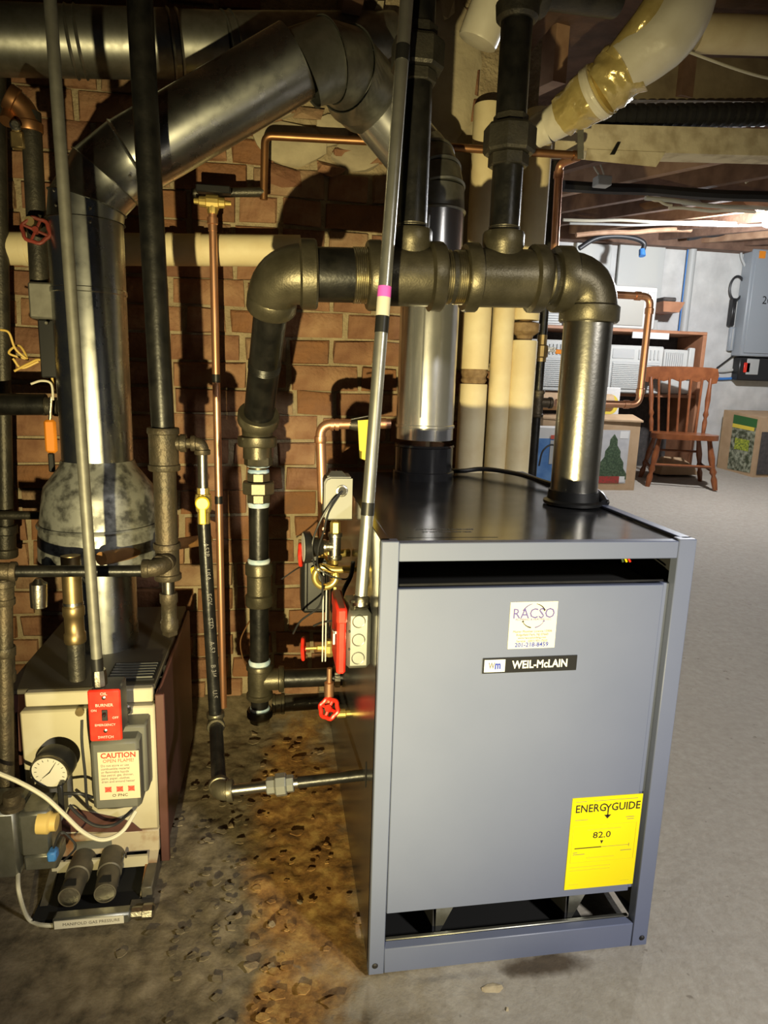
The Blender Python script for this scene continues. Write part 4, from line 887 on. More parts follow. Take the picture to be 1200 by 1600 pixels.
# sight glass
SY = .42; gx_ = at(513, 960, SY).x; gz = lambda py: at(517, py, SY).z
sgx = thing('sight_glass', 'vertical gauge glass with brass cocks and red handwheels beside the boiler', 'gauge glass', (gx_, SY, gz(1035)))
MB().lathe((gx_+.003, SY, gz(1010)), uz, [(0, .008), (gz(880)-gz(1010), .008)], 16).build('glass_tube', 'glass', sgx)
for dx in (-.007, .000): MB().tube([(gx_+dx-.006, SY-.011, gz(1030)), (gx_+dx-.006, SY-.011, gz(888))], .0016, 6).build('guard_rod', 'paper_white', sgx)
MB().box((gx_+.006, SY+.004, gz(992)), (gx_+.018, SY+.008, gz(918)), .001).build('backing_strip', 'brass', sgx)
for py, wpx in ((1012, 474), (866, 470)):
    z = gz(py); ck = MB().lathe((gx_+.004, SY, z-.020), uz, [(0, .008), (.006, .012), (.012, .0155), (.028, .0155), (.034, .011), (.040, .011)], 12).build('cock_body', 'brass', sgx, ang=25)
    st = at(wpx, py, SY); MB().lathe((gx_, SY, z), (-1, 0, 0), [(0, .010), (.012, .010), (.014, .008), (.024, .008), (.026, .004), (gx_-st.x, .004)], 8).build('stem', 'brass', ck, ang=25)
    wheel(ck, (st.x, SY, z), (1, -.12, .05), .024, 'red_paint', tr=.0042)
    MB().lathe((gx_+.004, SY, z), (1, .3, 0), [(0, .009), (.0-gx_-.006, .009)], 12).build('nipple', 'brass', ck)
dr = thing('drain_valve', 'small brass drain valve with a tilted red handwheel low on the boiler side', 'valve', at(520, 1128, .38))
d0 = at(514, 1107, .38); MB().lathe(at(526, 1115, .38), (1, 0.0, 0), [(0, .010), (.02, .010), (.022, .007), (-at(526, 1115, .38).x+.002, .007)], 10).build('body', 'brass', dr, ang=25); MB().lathe(at(514, 1098, .40), uz, [(0, .011), (.05, .011), (.052, .006), (.085, .006)], 10).build('tail_pipe', 'copper', dr)
wheel(dr, d0, (-.45, -.75, .5), .0215, 'red_paint', tr=.0052); MB().lathe(d0, V(.45, .75, -.5), [(0, .004), (.03, .004)], 8).build('stem', 'brass', dr)
# copper return and tag
cr_ = thing('copper_return_pipe', 'shiny copper pipe turning right behind the pressure control', 'pipe', at(503, 860, .60))
MB().tube(fillet([at(508, 890, .60), at(500, 663, .60), at(610, 662, .60)], .030, 8), .0122, 16).build('pipe', 'copper', cr_)
for py in (682,): MB().lathe(at(500.5, py, .60), dn, [(0, .0145), (.014, .0145), (.016, .013)], 16).build('fitting', 'copper', cr_)
for px in (516, 524): MB().lathe(at(px, 663.5, .60), (1, 0, 0), [(0, .0145), (.008, .0145)], 16).build('fitting', 'copper', cr_)
MB().lathe(at(545, 663, .60), (1, 0, 0), [(0, .012), (.02, .016), (.04, .016), (.06, .012)], 12).build('valve_body', 'dark_iron', cr_)
tgp = thing('yellow_tag', 'yellow hanging tag half hidden behind the shiny conduit', 'tag', at(573, 720, .56))
MB().prism([at(559, 657, .56), at(591, 655, .56), at(590, 715, .56), at(574, 720, .56), at(562, 716, .56)], (0, .0012, 0)).build('card', 'yellow', tgp, smooth=False); MB().tube([at(548, 655, .56), at(575, 650, .56)], .002, 6).build('wire_tie', 'nickel', tgp)
cable('control_wire', [V(hcx, TY-.006, hcz), at(518, 785, TY-.02), at(500, 815, TY-.02), at(488, 850, TY-.01), at(492, 885, TY-.03), at(503, 905, TY-.03), at(500, 945, TY-.02), at(470, 970, TY), at(458, 990, TY+.02)], .0022, 'cable_dark', 'black wire from the pressure control drooping past the gauge')
cable('control_wire', [V(hcx, TY-.006, hcz), at(514, 800, TY-.02), at(506, 830, TY-.02), at(497, 860, TY-.015), at(500, 890, TY-.035), at(540, 905, TY-.03), at(552, 880, TY-.03)], .0020, 'cable_dark', 'second black wire leaving the pressure control toward the conduit')
cable('control_wire', [at(552, 878, .30), at(548, 900, .28), at(536, 925, .26), at(532, 950, .20), at(545, 965, .17)], .0045, 'cable_dark', 'black cable running down behind the red-covered box')
cable('control_wire', [at(440, 905, .62), at(465, 888, .60), at(478, 884, .52)], .0018, 'cable_dark', 'thin wire between the taped pipe and the black gauge')
cable('control_wire', [at(390, 970, .66), at(376, 1000, .66), at(380, 1030, .64), at(390, 1048, .62)], .0018, 'copper_old', 'brown wire hanging beside the taped equalizer pipe')
cable('control_wire', [at(490, 978, .44), at(505, 972, .42), at(530, 968, .34), at(548, 960, .2)], .0026, 'cable_dark', 'black wire reaching from the cutoff box to the red cover')
cable('boiler_cable', [V(vx+.06, .80, BH+.006), V(.36, .815, BH+.004), V(.42, .80, BH+.012), V(.485, .70, BH+.012), V(.515, .58, BH+.008), V(.53, .48, BH+.008), V(.538, .40, BH+.012), V(.536, .33, BH+.006)], .0065, 'cable_dark', 'black flexible cable lying along the rear of the boiler top')
cx_ = thing('cable_connector', 'black flexible conduit elbow with a metal clamp beside the riser on the boiler top', 'connector', (.528, .36, BH))
MB().tube(spline([V(.515, .44, BH+.03), V(.530, .40, BH+.026), V(.540, .345, BH+.016), V(.540, .315, BH+.004)]), .011, 12).build('sleeve', 'plastic_black', cx_); MB().tube([V(.535, .43, BH+.040), V(.546, .34, BH+.022), V(.545, .31, BH+.008)], .0022, 6).build('clamp', 'nickel', cx_)

# ================================================================== CEILING: BEAM, INSULATED PIPES, PLANKS
be = MB(); b0 = at(680, 187, 1.18); b1 = at(1260, 203, 1.18); bl = at(680, 229, 1.18); bl1 = at(1260, 245, 1.18)
be.hull([p+V(0, y, 0) for p in (b0, b1, bl, bl1) for y in (0, .09)]); struct(be.build('trim_2', 'whitewash', None, smooth=False))
pk = MB(); a, b = at(960, 88, 1.32), at(1260, 92, 1.32); c, d = at(960, 155, 1.32), at(1260, 160, 1.32); pk.hull([p+V(0, y, 0) for p in (a, b, c, d) for y in (0, .05)]); struct(pk.build('trim_3', 'wood_grey', None, smooth=False))
for i, (pts, m) in enumerate(((((690, 150), (760, 120), (760, 165), (690, 190)), 'wood_dark'), (((700, 60), (712, 60), (702, 150), (690, 150)), 'wood_pale'))):
    struct(MB().prism([at(x, y, 1.25) for x, y in pts], (0, .05, 0)).build('trim_%d' % (4+i), m, None, smooth=False))
fl = thing('corrugated_tube', 'black corrugated tube lying on the whitewashed beam', 'tube', at(945, 185, 1.25))
ca2, cb2 = at(930, 182, 1.25), at(1260, 178, 1.25); Lc = (cb2-ca2).length; prof = []
n = 22
for k in range(n): prof += [(Lc*k/n, .030), (Lc*(k+.15)/n, .037), (Lc*(k+.6)/n, .037), (Lc*(k+.75)/n, .030)]
MB().lathe(ca2, cb2-ca2, prof, 20).build('ribbed_hose', 'cable_dark', fl)
ip = thing('wrapped_pipe', 'fat white insulated pipe with shiny gold tape wrap hanging under the ceiling', 'pipe', at(850, 200, .75))
ip_pts = [at(842, 203, .78), at(872, 188, .74), at(930, 145, .66)]
d_ = (ip_pts[2]-ip_pts[0])
def wrapseg(p0, p1, r0, r1, m, name, lump=.05, seg=30, rows=10):
    p0, p1 = Vector(p0), Vector(p1); ax = (p1-p0).normalized(); u = ax.orthogonal().normalized(); v = ax.cross(u); mb = MB()
    for i in range(rows+1):
        t = i/rows
        for k in range(seg):
            th = 2*math.pi*k/seg; r = (r0+(r1-r0)*t)*(1+lump*noise.noise(V(t*4, math.cos(th)*2.2, math.sin(th)*2.2+p0.x*9)))
            mb.v.append(p0+(p1-p0)*t+(u*math.cos(th)+v*math.sin(th))*r)
    for i in range(rows):
        for k in range(seg): k2 = (k+1) % seg; mb.f.append([i*seg+k, i*seg+k2, (i+1)*seg+k2, (i+1)*seg+k])
    mb.f.append([k for k in reversed(range(seg))]); mb.f.append([rows*seg+k for k in range(seg)]); return mb.build(name, m, ip, ang=70)
wrapseg(at(838, 206, .80), at(862, 194, .77), .040, .040, 'insul_white', 'jacket'); wrapseg(at(856, 197, .775), at(866, 192, .765), .041, .041, 'tape_black', 'band', 0)
wrapseg(at(860, 195, .77), at(890, 178, .73), .042, .043, 'insul_white', 'jacket'); wrapseg(at(880, 183, .74), at(945, 135, .65), .048, .064, 'insul_gold', 'gold_wrap', .18)
wrapseg(at(926, 149, .67), at(938, 140, .655), .0645, .065, 'insul_white', 'jacket', .03); wrapseg(at(938, 142, .65), at(985, 100, .61), .062, .066, 'insul_gold', 'gold_wrap', .16)
wp_ = [at(972, 108, .61), at(1020, 70, .58), at(1052, 35, .56), at(1068, -10, .55), at(1075, -80, .55)]
wp_ = spline(wp_, 5); seg = 30; mb = MB(); mb.tube(wp_, [.060+.012*min(1, i/6) for i in range(len(wp_))], 30)
for i, v_ in enumerate(mb.v): mb.v[i] = v_ + V(1, 1, 1)*.004*noise.noise(v_*22)
mb.build('elbow_jacket', 'insul_white', ip, ang=70)
MB().tube(spline([at(960, 95, .60), at(985, 62, .58), at(1010, 30, .55), at(1035, -10, .54)]), [.03]*18+[.03], 14).build('gold_wrap', 'insul_gold', ip, ang=70)
hs = thing('pipe_strap', 'grey metal strap hanging below the gold-wrapped pipe', 'strap', at(907, 250, .74)); MB().prism([at(902, 175, .74), at(912, 175, .74), at(912, 248, .74), at(903, 248, .74)], (0, .003, 0)).build('strap', 'emt_old', hs, smooth=False)
pe = thing('insulated_pipe_end', 'short white jacketed pipe end hanging beside the tall black riser', 'pipe', at(748, 90, .90)); a, b = at(744, 70, .90), at(795, -60, .86); MB().lathe(a, b-a, [(0, .030), (.006, .052), (.012, .054), ((b-a).length, .054)], 32).build('jacket', 'insul_white', pe)
cpb = thing('ceiling_pipe', 'cream insulated pipe running along the ceiling at top right', 'pipe', at(1100, 55, 1.0)); a, b = at(1085, 52, 1.0), at(1260, 58, 1.0); MB().lathe(a, b-a, [(0, .050), ((b-a).length, .050)], 30).build('jacket', 'canvas', cpb)
cable('ceiling_cable', [at(1060, 75, .98), at(1100, 90, .96), at(1150, 108, .96), at(1200, 122, .97), at(1260, 130, .98)], .004, 'white_wire', 'white cable sagging below the ceiling pipe at top right')
pf = MB().prism([at(918, 233, 1.177), at(1040, 238, 1.177), at(1025, 261, 1.177), at(915, 250, 1.177)], (0, .004, .003)); solo(pf, 'paper_flap', 'whitewash', 'torn pale paper flap hanging from the whitewashed beam', 'paper', smooth=False)
solo(MB().prism([at(965, 222, 1.17), at(970, 222, 1.17), at(961, 241, 1.17), at(954, 241, 1.17)], (0, .006, 0)), 'black_clip', 'tape_black', 'small black clip stuck on the whitewashed beam', 'clip', smooth=False)
solo(MB().hull([at(700+random.uniform(-12, 12), 20+random.uniform(-25, 12), 1.0+random.uniform(-.02, .02)) for _ in range(14)]), 'plaster_lump', 'plaster', 'crumbling plaster lump by the top of the first riser', 'debris')

# ================================================================== FAR ROOM
def fpt(px, py):
    d = fw + cr*((px-600)/F_PX) - cu*((py-800)/F_PX); t = (.06*(CAM.y-1)-CAM.z)/(d.z-.06*d.y); return CAM+d*t
# bulb
bl_p = at(1200, 345, 3.6)
lb = thing('light_bulb', 'glowing bare bulb under the joists at the right edge', 'light bulb', bl_p)
MB().lathe(bl_p+uz*.07, dn, [(0, .014), (.03, .016), (.05, .03), (.08, .036), (.105, .028), (.115, .008)], 20).build('glass_bulb', 'bulb', lb)
MB().lathe(bl_p+uz*.12, dn, [(0, .03), (.02, .034), (.05, .022)], 16).build('socket', 'tape_black', lb)
light('far_bulb_light', 'POINT', bl_p+V(-.02, -.05, -.10), 175, (.93, .96, 1.0), shadow_soft_size=.04)
# shelf unit
sy0, sy1 = 5.0, 5.44
sA = at(800, 517, sy0); sB = at(1103, 519, sy0); stz = sB.z; sfz = floor_z(sy0)
sh_ = thing('wooden_shelf', 'brown wooden shelf unit holding air conditioners against the far wall', 'shelf', ((sA.x+sB.x)/2, sy0+.2, sfz))
MB().box((sA.x, sy0, stz-.03), (sB.x+.02, sy1, stz), .004).build('top_board', 'shelf_wood', sh_)
MB().box((sB.x-.02, sy0, sfz), (sB.x+.02, sy1, stz-.03), .003).build('side_board', 'shelf_wood', sh_); MB().box((sA.x, sy0, sfz), (sA.x+.03, sy1, stz-.03), .003).build('side_board', 'shelf_wood', sh_)
mz = at(1000, 615, sy0).z; MB().box((sA.x+.03, sy0+.02, mz-.03), (sB.x-.02, sy1, mz), .003).build('middle_board', 'shelf_wood', sh_); MB().box((sA.x+.03, sy1-.02, sfz), (sB.x-.02, sy1-.01, stz-.03)).build('back_board', 'fabric_dark', sh_)
MB().box(at(988, 528, sy0-.01), at(1045, 521, sy0)+V(0, .004, 0)).build('paper_strip', 'paper_white', sh_, smooth=False)
def ac(label, x0, x1, z0, z1, y0, dep, face='ac_white', side=False, group='stored air conditioners'):
    t = thing('air_conditioner', label, 'air conditioner', ((x0+x1)/2, y0+dep/2, z0), group); h = z1-z0; w_ = x1-x0
    MB().box((x0, y0, z0), (x1, y0+dep, z1), .012).build('case', face, t)
    MB().box((x0+w_*.06, y0-.006, z0+h*.08), (x1-w_*.06, y0+.002, z0+h*.66), .003).build('grille_frame', 'ac_grey', t)
    mb = MB()
    for k in range(14): z = z0+h*(.10+.54*k/14); mb.box((x0+w_*.07, y0-.012, z), (x1-w_*.07, y0-.005, z+h*.022))
    g = mb.build('grille_slats', face, t, smooth=False); g['kind'] = 'stuff'
    MB().box((x0+w_*.05, y0-.004, z0+h*.72), (x0+w_*.45, y0+.002, z0+h*.92), .003).build('control_panel', 'ac_grey', t)
    mb = MB()
    for k in range(6): mb.box((x0+w_*(.53+.07*k), y0-.008, z0+h*.72), (x0+w_*(.56+.07*k), y0+.002, z0+h*.92))
    g = mb.build('vent_fins', 'ac_grey', t, smooth=False); g['kind'] = 'stuff'; return t
p, q = at(945, 610, sy0+.0), at(1036, 542, sy0+.0)
ac('white window air conditioner right of the steel riser on the shelf', p.x, q.x, mz, q.z, sy0-.03, .38)
p2, q2 = at(1036, 610, sy0), at(1090, 547, sy0); t = thing('air_conditioner', 'white air conditioner turned sideways behind the wooden chair', 'air conditioner', ((p2.x+q2.x)/2, sy0+.2, mz), 'stored air conditioners')
MB().box((p2.x+.01, sy0+.06, mz), (q2.x, sy0+.36, q2.z), .012).build('case', 'ac_white', t)
for k in range(9): x = p2.x+.03+k*.021; MB().box((x, sy0+.052, mz+.16), (x+.006, sy0+.062, q2.z-.03)).build('side_slot', 'ac_grey', t, smooth=False)
MB().box((q2.x-.06, sy0+.03, mz+.15), (q2.x-.0, sy0+.08, q2.z+.02), .008).build('corner_bracket', 'ac_white', t)
p, q = at(808, 604, sy0), at(888, 532, sy0); ac('white air conditioner seen left of the steel riser on the shelf', p.x, q.x+.05, mz, q.z, sy0-.03, .38)
p, q = at(955, 516, sy0), at(1032, 448, sy0)
t = thing('air_conditioner', 'beige-faced air conditioner on top of the shelf unit', 'air conditioner', ((p.x+q.x)/2, sy0+.2, stz), 'stored air conditioners')
MB().box((p.x-.16, sy0+.03, stz), (q.x, sy0+.33, q.z), .012).build('case', 'ac_white', t); MB().box((p.x-.13, sy0+.022, stz+.03), (q.x-.13, sy0+.032, q.z-.10), .003).build('front_grille', 'ac_beige', t); MB().box((q.x-.10, sy0+.022, stz+.02), (q.x-.03, sy0+.032, q.z-.05), .003).build('side_strip', 'ac_grey', t)
p, q = at(800, 514, sy0), at(880, 474, sy0); t = thing('air_conditioner', 'finned white air conditioner on the shelf top seen under the header', 'air conditioner', ((p.x+q.x)/2, sy0+.2, stz), 'stored air conditioners')
MB().box((p.x, sy0+.05, stz), (q.x+.03, sy0+.35, q.z), .01).build('case', 'ac_white', t)
for k in range(8): MB().box((p.x+.02, sy0+.042, stz+.02+k*.022), (q.x+.01, sy0+.052, stz+.028+k*.022)).build('slat', 'ac_grey', t, smooth=False)
p, q = at(1038, 487, FW-.3), at(1066, 472, FW-.3); wb = thing('wall_bracket_shelf', 'small red-brown wooden bracket shelf on the white far wall', 'shelf', ((p.x+q.x)/2, FW-.15, p.z))
MB().hull([V(p.x-.02, FW-.3, q.z), V(q.x+.03, FW-.3, q.z), V(p.x-.01, FW-.3, p.z), V(q.x-.02, FW-.3, p.z), V(p.x-.02, FW, q.z), V(q.x+.03, FW, q.z), V(p.x-.01, FW, p.z), V(q.x-.02, FW, p.z)]).build('board', 'shelf_wood', wb, smooth=False)
MB().box((p.x-.02, FW-.3, q.z), (q.x-.06, FW-.02, q.z+.04), .01).build('dark_tray', 'fabric_dark', wb)
for px0, px1, lb_ in ((895, 958, 'white board panel leaning on far wall above the steel elbow'), (962, 1042, 'pale wide board panel leaning on far wall above the copper loop')):
    a, b = at(px0, 470, FW-.06), at(px1, 382, FW-.06); solo(MB().box((a.x, FW-.05, a.z-.35), (b.x, FW-.02, b.z), .004), 'wall_board', 'ac_white', lb_, 'board')
# cartons
def carton(label, x0, x1, y0, y1, z0, z1, m='cardboard', rz=0):
    t = thing('cardboard_box', label, 'box', ((x0+x1)/2, (y0+y1)/2, z0)); MB().box((x0, y0, z0), (x1, y1, z1), .004).build('carton', m, t); return t
a = fpt(993, 766); yA = a.y; xl = at(845, 700, yA).x; xr = at(1001, 700, yA).x; zt_ = at(960, 657, yA).z; z0_ = floor_z(yA+.25)-.0
bt = carton('cardboard carton printed with a green Christmas tree on the floor', xl, xr-.02, yA, yA+.3, floor_z(yA)-.004, zt_)
MB().hull([V(xl, yA-.004, zt_), V(xr-.01, yA-.02, zt_-.01), V(xr-.03, yA+.3, zt_+.02), V(xl, yA+.3, zt_+.03), V(xl, yA-.004, zt_+.012), V(xr-.01, yA-.02, zt_+.004), V(xr-.05, yA+.1, zt_+.05)]).build('lid_flap', 'cardboard', bt, smooth=False)
px0, px1 = at(940, 700, yA).x, at(982, 700, yA).x; pz0, pz1 = at(960, 755, yA).z, at(960, 672, yA).z
pn = MB().box((px0-.25, yA-.002, pz0), (px1, yA-.0005, pz1)).build('printed_panel', 'print_grey', bt, smooth=False)
tcx = at(958, 700, yA).x; tz0, tz1 = at(958, 749, yA).z, at(958, 678, yA).z
tree_p = [V(tcx, yA-.003, tz1)]
for k in range(1, 9): zz = tz1-(tz1-tz0)*k/8; tree_p.append(V(tcx+.004+.018*k+(.012 if k % 2 else -.004), yA-.003, zz))
for k in range(8, 0, -1): zz = tz1-(tz1-tz0)*k/8; tree_p.append(V(tcx-.004-.018*k-(.012 if k % 2 else -.004), yA-.003, zz))
MB().prism(tree_p, (0, .0015, 0)).build('tree_picture', 'print_green', pn, smooth=False)
MB().box((px0-.2, yA-.0035, pz0), (px1-.06, yA-.002, pz0+.06)).build('red_stripe', 'print_red', pn, smooth=False); MB().box((px1-.06, yA-.0035, pz0+.01), (px1-.01, yA-.002, pz0+.06)).build('white_badge', 'paper_white', pn, smooth=False)
MB().box((px1-.09, yA-.0035, pz1-.07), (px1-.012, yA-.002, pz1-.01)).build('white_note', 'paper_white', pn, smooth=False)
yb = yA+.05; a, b = at(838, 640, yb), at(990, 632, yb)
tu = thing('cardboard_roll', 'thick brown cardboard roll lying on top of the tree carton', 'roll', (a.x, yb+.14, zt_+.05)); L_ = at(966, 640, yb).x-a.x; rr = .075
MB().lathe((a.x, yb+.14, zt_+.065+rr), (1, 0, 0), [(0, rr*.8), (.004, rr), (L_-.004, rr), (L_, rr*.7)], 28).build('roll_tube', 'cardboard', tu)
a = at(948, 655, yb+.28); b = at(972, 606, yb+.28); cw_ = carton('white carton with a yellow round print behind the cardboard roll', a.x-.30, b.x, yb+.30, yb+.5, floor_z(yb+.3), b.z, 'paper_white')
MB().lathe((a.x+.02, yb+.2995, b.z-.15), (0, -1, 0), [(0, .09), (.001, .09)], 28).build('round_print', 'print_yellow', cw_)
yB = yA-.25; a = at(836, 735, yB); b = at(890, 690, yB); cb_ = carton('white and blue detergent carton beside the foot of the black riser pipe', a.x-.02, b.x+.05, yB, yB+.2, floor_z(yB), at(860, 668, yB).z, 'paper_white')
MB().box((a.x-.02, yB-.002, a.z-.2), (a.x+.16, yB, at(850, 685, yB).z)).build('blue_print', 'print_blue', cb_, smooth=False); MB().box((a.x+.11, yB-.004, at(866, 725, yB).z), (a.x+.18, yB-.002, at(866, 688, yB).z)).build('text_block', 'ac_grey', cb_, smooth=False); MB().box((a.x+.11, yB-.004, at(866, 686, yB).z), (a.x+.18, yB-.002, at(866, 680, yB).z)).build('pink_print', 'ink_pink', cb_, smooth=False)
solo(MB().tube(spline([at(842, 728, 1.3), at(848, 705, 1.3), at(862, 695, 1.3), at(876, 702, 1.3)]), .0035, 8), 'black_loop_cable', 'cable_dark', 'small black cable loop before the blue carton', 'cable')
# yard-tool carton on the right
c1 = fpt(1118, 729); c2 = fpt(1176, 746); ht = .64; 
yc = thing('cardboard_box', 'tall carton with a green and yellow garden picture at the right edge', 'box', (c2.x, c2.y, floor_z(c2.y)))
e1 = V(c1.x-.02, c1.y-.05, 0); e2 = V(c2.x, c2.y, 0); dx_ = (e2-e1); nd = V(-dx_.y, dx_.x, 0).normalized()
if nd.y < 0: nd = -nd
zlo = floor_z(c2.y)-.01; zhi1 = at(1122, 640, c1.y-.05).z; zhi2 = at(1180, 652, c2.y).z
e3 = e2+V(.62, .06, 0)
MB().hull([V(p.x, p.y, z) for p, z in ((e1, zlo), (e2, zlo), (e3, zlo), (e1+V(.62, .06, 0), zlo), (e1, zhi1), (e2, zhi2), (e3, zhi2), (e1+V(.62, .06, 0), zhi1))]).build('carton', 'cardboard', yc, smooth=False)
def onface(u0, u1, v0, v1, m, name, k=.003):
    zl_ = lambda u, v: zlo+( (zhi1+(zhi2-zhi1)*u)-zlo)*v
    nn = V(dx_.y, -dx_.x, 0).normalized()*k
    if nn.dot(CAM-e1) < 0: nn = -nn
    pts = [e1+dx_*u+V(0, 0, zl_(u, v))+nn for u, v in ((u0, v0), (u1, v0), (u1, v1), (u0, v1))]
    return MB().prism(pts, -nn*.5).build(name, m, yc, smooth=False)
onface(.30, .92, .08, .95, 'print_photo', 'printed_picture'); onface(.30, .93, .82, .96, 'print_dkgreen', 'green_band', .005); onface(.30, .88, .76, .82, 'print_yellow', 'yellow_band', .005); onface(.42, .80, .42, .60, 'print_lime', 'lime_machine', .005)
fn = V(0, -.0, 0); xr0 = e2.x
MB().prism([e2+V(.03, -.003, zlo+.04), e2+V(.30, .023, zlo+.04), e2+V(.30, .023, zhi2-.14), e2+V(.03, -.003, zhi2-.14)], (0, -.002, 0)).build('dark_print', 'fabric_dark', yc, smooth=False)
# wooden chair
f1, f2 = fpt(1017, 763), fpt(1110, 764); cz0 = floor_z((f1.y+f2.y)/2); cxm = (f1+f2)/2
chr_ = thing('wooden_chair', 'reddish-brown spindle-back wooden chair in the far room', 'chair', (cxm.x, cxm.y, cz0)); O_ = V(cxm.x, cxm.y, cz0)
hw = (f2-f1).length/2; H_t = at(1070, 573, cxm.y+.35).z-cz0
def turned(a, b, r, name, bul=((.2, 1), (.28, .6), (.34, 1.15), (.42, .75), (.6, 1.1), (.85, .8))):
    a, b = O_+Vector(a), O_+Vector(b); L = (b-a).length; prof = [(0, r*.75)]+[(L*t, r*k) for t, k in bul]+[(L, r*.7)]
    return MB().lathe(a, b-a, prof, 14).build(name, 'chair_wood', chr_, ang=60)
szt = .45
seat = [V(-hw*.95, 0, szt), V(hw*.95+.03, 0, szt), V(hw*.8, .42, szt), V(-hw*.8, .42, szt)]
spts = []
for i in range(28):
    t = 2*math.pi*i/28; c_, s_ = math.cos(t), math.sin(t); sq = (abs(c_)**4+abs(s_)**4)**.25; wx = hw*(1.0 if s_ < 0 else .88)
    spts.append(O_+V(.01+c_/sq*wx, .21+s_/sq*.225, szt))
MB().prism([p+V(0, 0, -.02) for p in spts], (0, 0, .045)).build('seat', 'chair_wood', chr_)
for sx in (-1, 1):
    turned((sx*hw, 0.0, 0), (sx*hw*.72, .08, szt), .027, 'leg'); turned((sx*hw*.95, .44, 0.02), (sx*hw*.66, .36, szt), .025, 'leg')
    turned((sx*hw*.80, .37, szt+.02), (sx*hw*.92, .47, H_t-.10), .022, 'back_post'); MB().tube([O_+V(sx*hw*.90, .03, .16), O_+V(sx*hw*.86, .42, .19)], .012, 8).build('stretcher', 'chair_wood', chr_)
MB().tube([O_+V(-hw*.88, .03, .20), O_+V(hw*.88, .03, .20)], .012, 8).build('stretcher', 'chair_wood', chr_); MB().tube([O_+V(-hw*.8, .40, .30), O_+V(hw*.8, .40, .30)], .011, 8).build('stretcher', 'chair_wood', chr_)
for k in range(5):
    u = -.6+.3*k; MB().tube([O_+V(u*hw*.95, .38, szt+.02), O_+V(u*hw*1.12, .475, H_t-.10)], .012, 8).build('spindle', 'chair_wood', chr_)
cpts = [(-1.12, -.14), (-1.16, -.07), (-1.10, -.01), (-.9, 0), (0, .005), (.9, 0), (1.10, -.01), (1.16, -.07), (1.12, -.14), (.95, -.15), (.8, -.11), (.5, -.135), (.25, -.11), (0, -.135), (-.25, -.11), (-.5, -.135), (-.8, -.11), (-.95, -.15)]
MB().prism([O_+V(x*hw*1.0, .47, H_t+z) for x, z in cpts], (0, .03, 0)).build('crest_rail', 'chair_wood', chr_)
bg = fpt(1003, 757); sb = []
for i in range(70):
    t = random.uniform(0, 6.28); u = random.random(); sb.append(V(bg.x-.12+.11*math.cos(t)*(1-u*.5), bg.y+.32+.12*math.sin(t), floor_z(bg.y+.3)+.50*u))
solo(MB().hull(sb), 'dark_bag', 'fabric_dark', 'dark slumped bag between the tree carton and the chair', 'bag')
st_ = fpt(1050, 742); solo(MB().hull([V(st_.x+x, st_.y-.12+y, floor_z(st_.y+.3)+z) for x, y, z in ((-.2, 0, .0), (.2, 0, 0), (.2, .2, 0), (-.2, .2, 0), (-.18, 0, .10), (.15, 0, .08), (.1, .15, .15), (-.12, .15, .16))]), 'folded_mat', 'cardboard', 'folded tan mat on the floor under the chair', 'mat', smooth=False)
chr_.rotation_euler.z = -.34
# wall services
def vpipe(name, px_t, py_t, px_b, py_b, Y, r, m, label):
    a, b = at(px_t, py_t, Y), at(px_b, py_b, Y); return solo(MB().lathe(a, V(0, 0, b.z-a.z), [(0, r), (abs(b.z-a.z), r)], 16), name, m, label, 'conduit')
vpipe('wall_conduit', 1084, 376, 1076, 555, FW-.05, .040, 'ac_grey', 'grey vertical conduit on the white far wall'); vpipe('blue_wall_pipe', 1077, 378, 1070, 555, FW-.03, .011, 'blue', 'blue vertical pipe beside the grey conduit on the far wall')
PYp = FW-.16; a, b = at(1156, 556, PYp), at(1172, 388, PYp)
ep = thing('electrical_panel', 'tall grey electrical panel on the far wall at the right edge', 'electrical panel', (a.x+.25, FW-.08, a.z)); MB().box((a.x, PYp, a.z), (a.x+.62, FW-.01, b.z), .01).build('cabinet', 'panel_grey', ep); MB().box((a.x+.03, PYp-.012, a.z+.03), (a.x+.6, PYp, b.z-.03), .006).build('door', 'panel_grey', ep)
oo = at(1191, 398, PYp-.01); MB().box((oo.x-.035, PYp-.014, oo.z-.035), (oo.x+.035, PYp-.011, oo.z+.035)).build('orange_sticker', 'orange', ep, smooth=False)
text(ep, '20', .11, (at(1197, 470, PYp).x, PYp-.0135, at(1197, 470, PYp).z), 'ink', rot=(math.pi/2, 0, 0))
pz_ = at(1156, 556, PYp).z
a, b = at(1152, 594, FW-.12), at(1210, 556, FW-.12); mt = thing('meter_box', 'black box under the grey electrical panel', 'electrical box', (a.x+.2, FW-.06, a.z)); MB().box((a.x, FW-.12, a.z), (a.x+.55, FW-.01, pz_-.006), .01).build('case', 'plastic_black', mt); MB().box((a.x+.05, FW-.13, a.z+.08), (a.x+.12, FW-.119, a.z+.18), .004).build('red_breaker', 'red_paint', mt); MB().box((a.x+.08, FW-.13, a.z+.06), (a.x+.22, FW-.119, a.z+.22), .004).build('clear_cover', 'ac_grey', mt)
a, b = at(1141, 509, FW-.08), at(1153, 466, FW-.08); bb = thing('modem_box', 'small black box on the wall left of the electrical panel', 'electrical box', (a.x+.06, FW-.04, a.z)); MB().box((a.x, FW-.08, a.z), (b.x, FW-.01, b.z), .008).build('case', 'plastic_black', bb); MB().box((a.x+.02, FW-.088, a.z+.03), (b.x-.02, FW-.079, b.z-.03), .004).build('cover', 'plastic_black', bb)
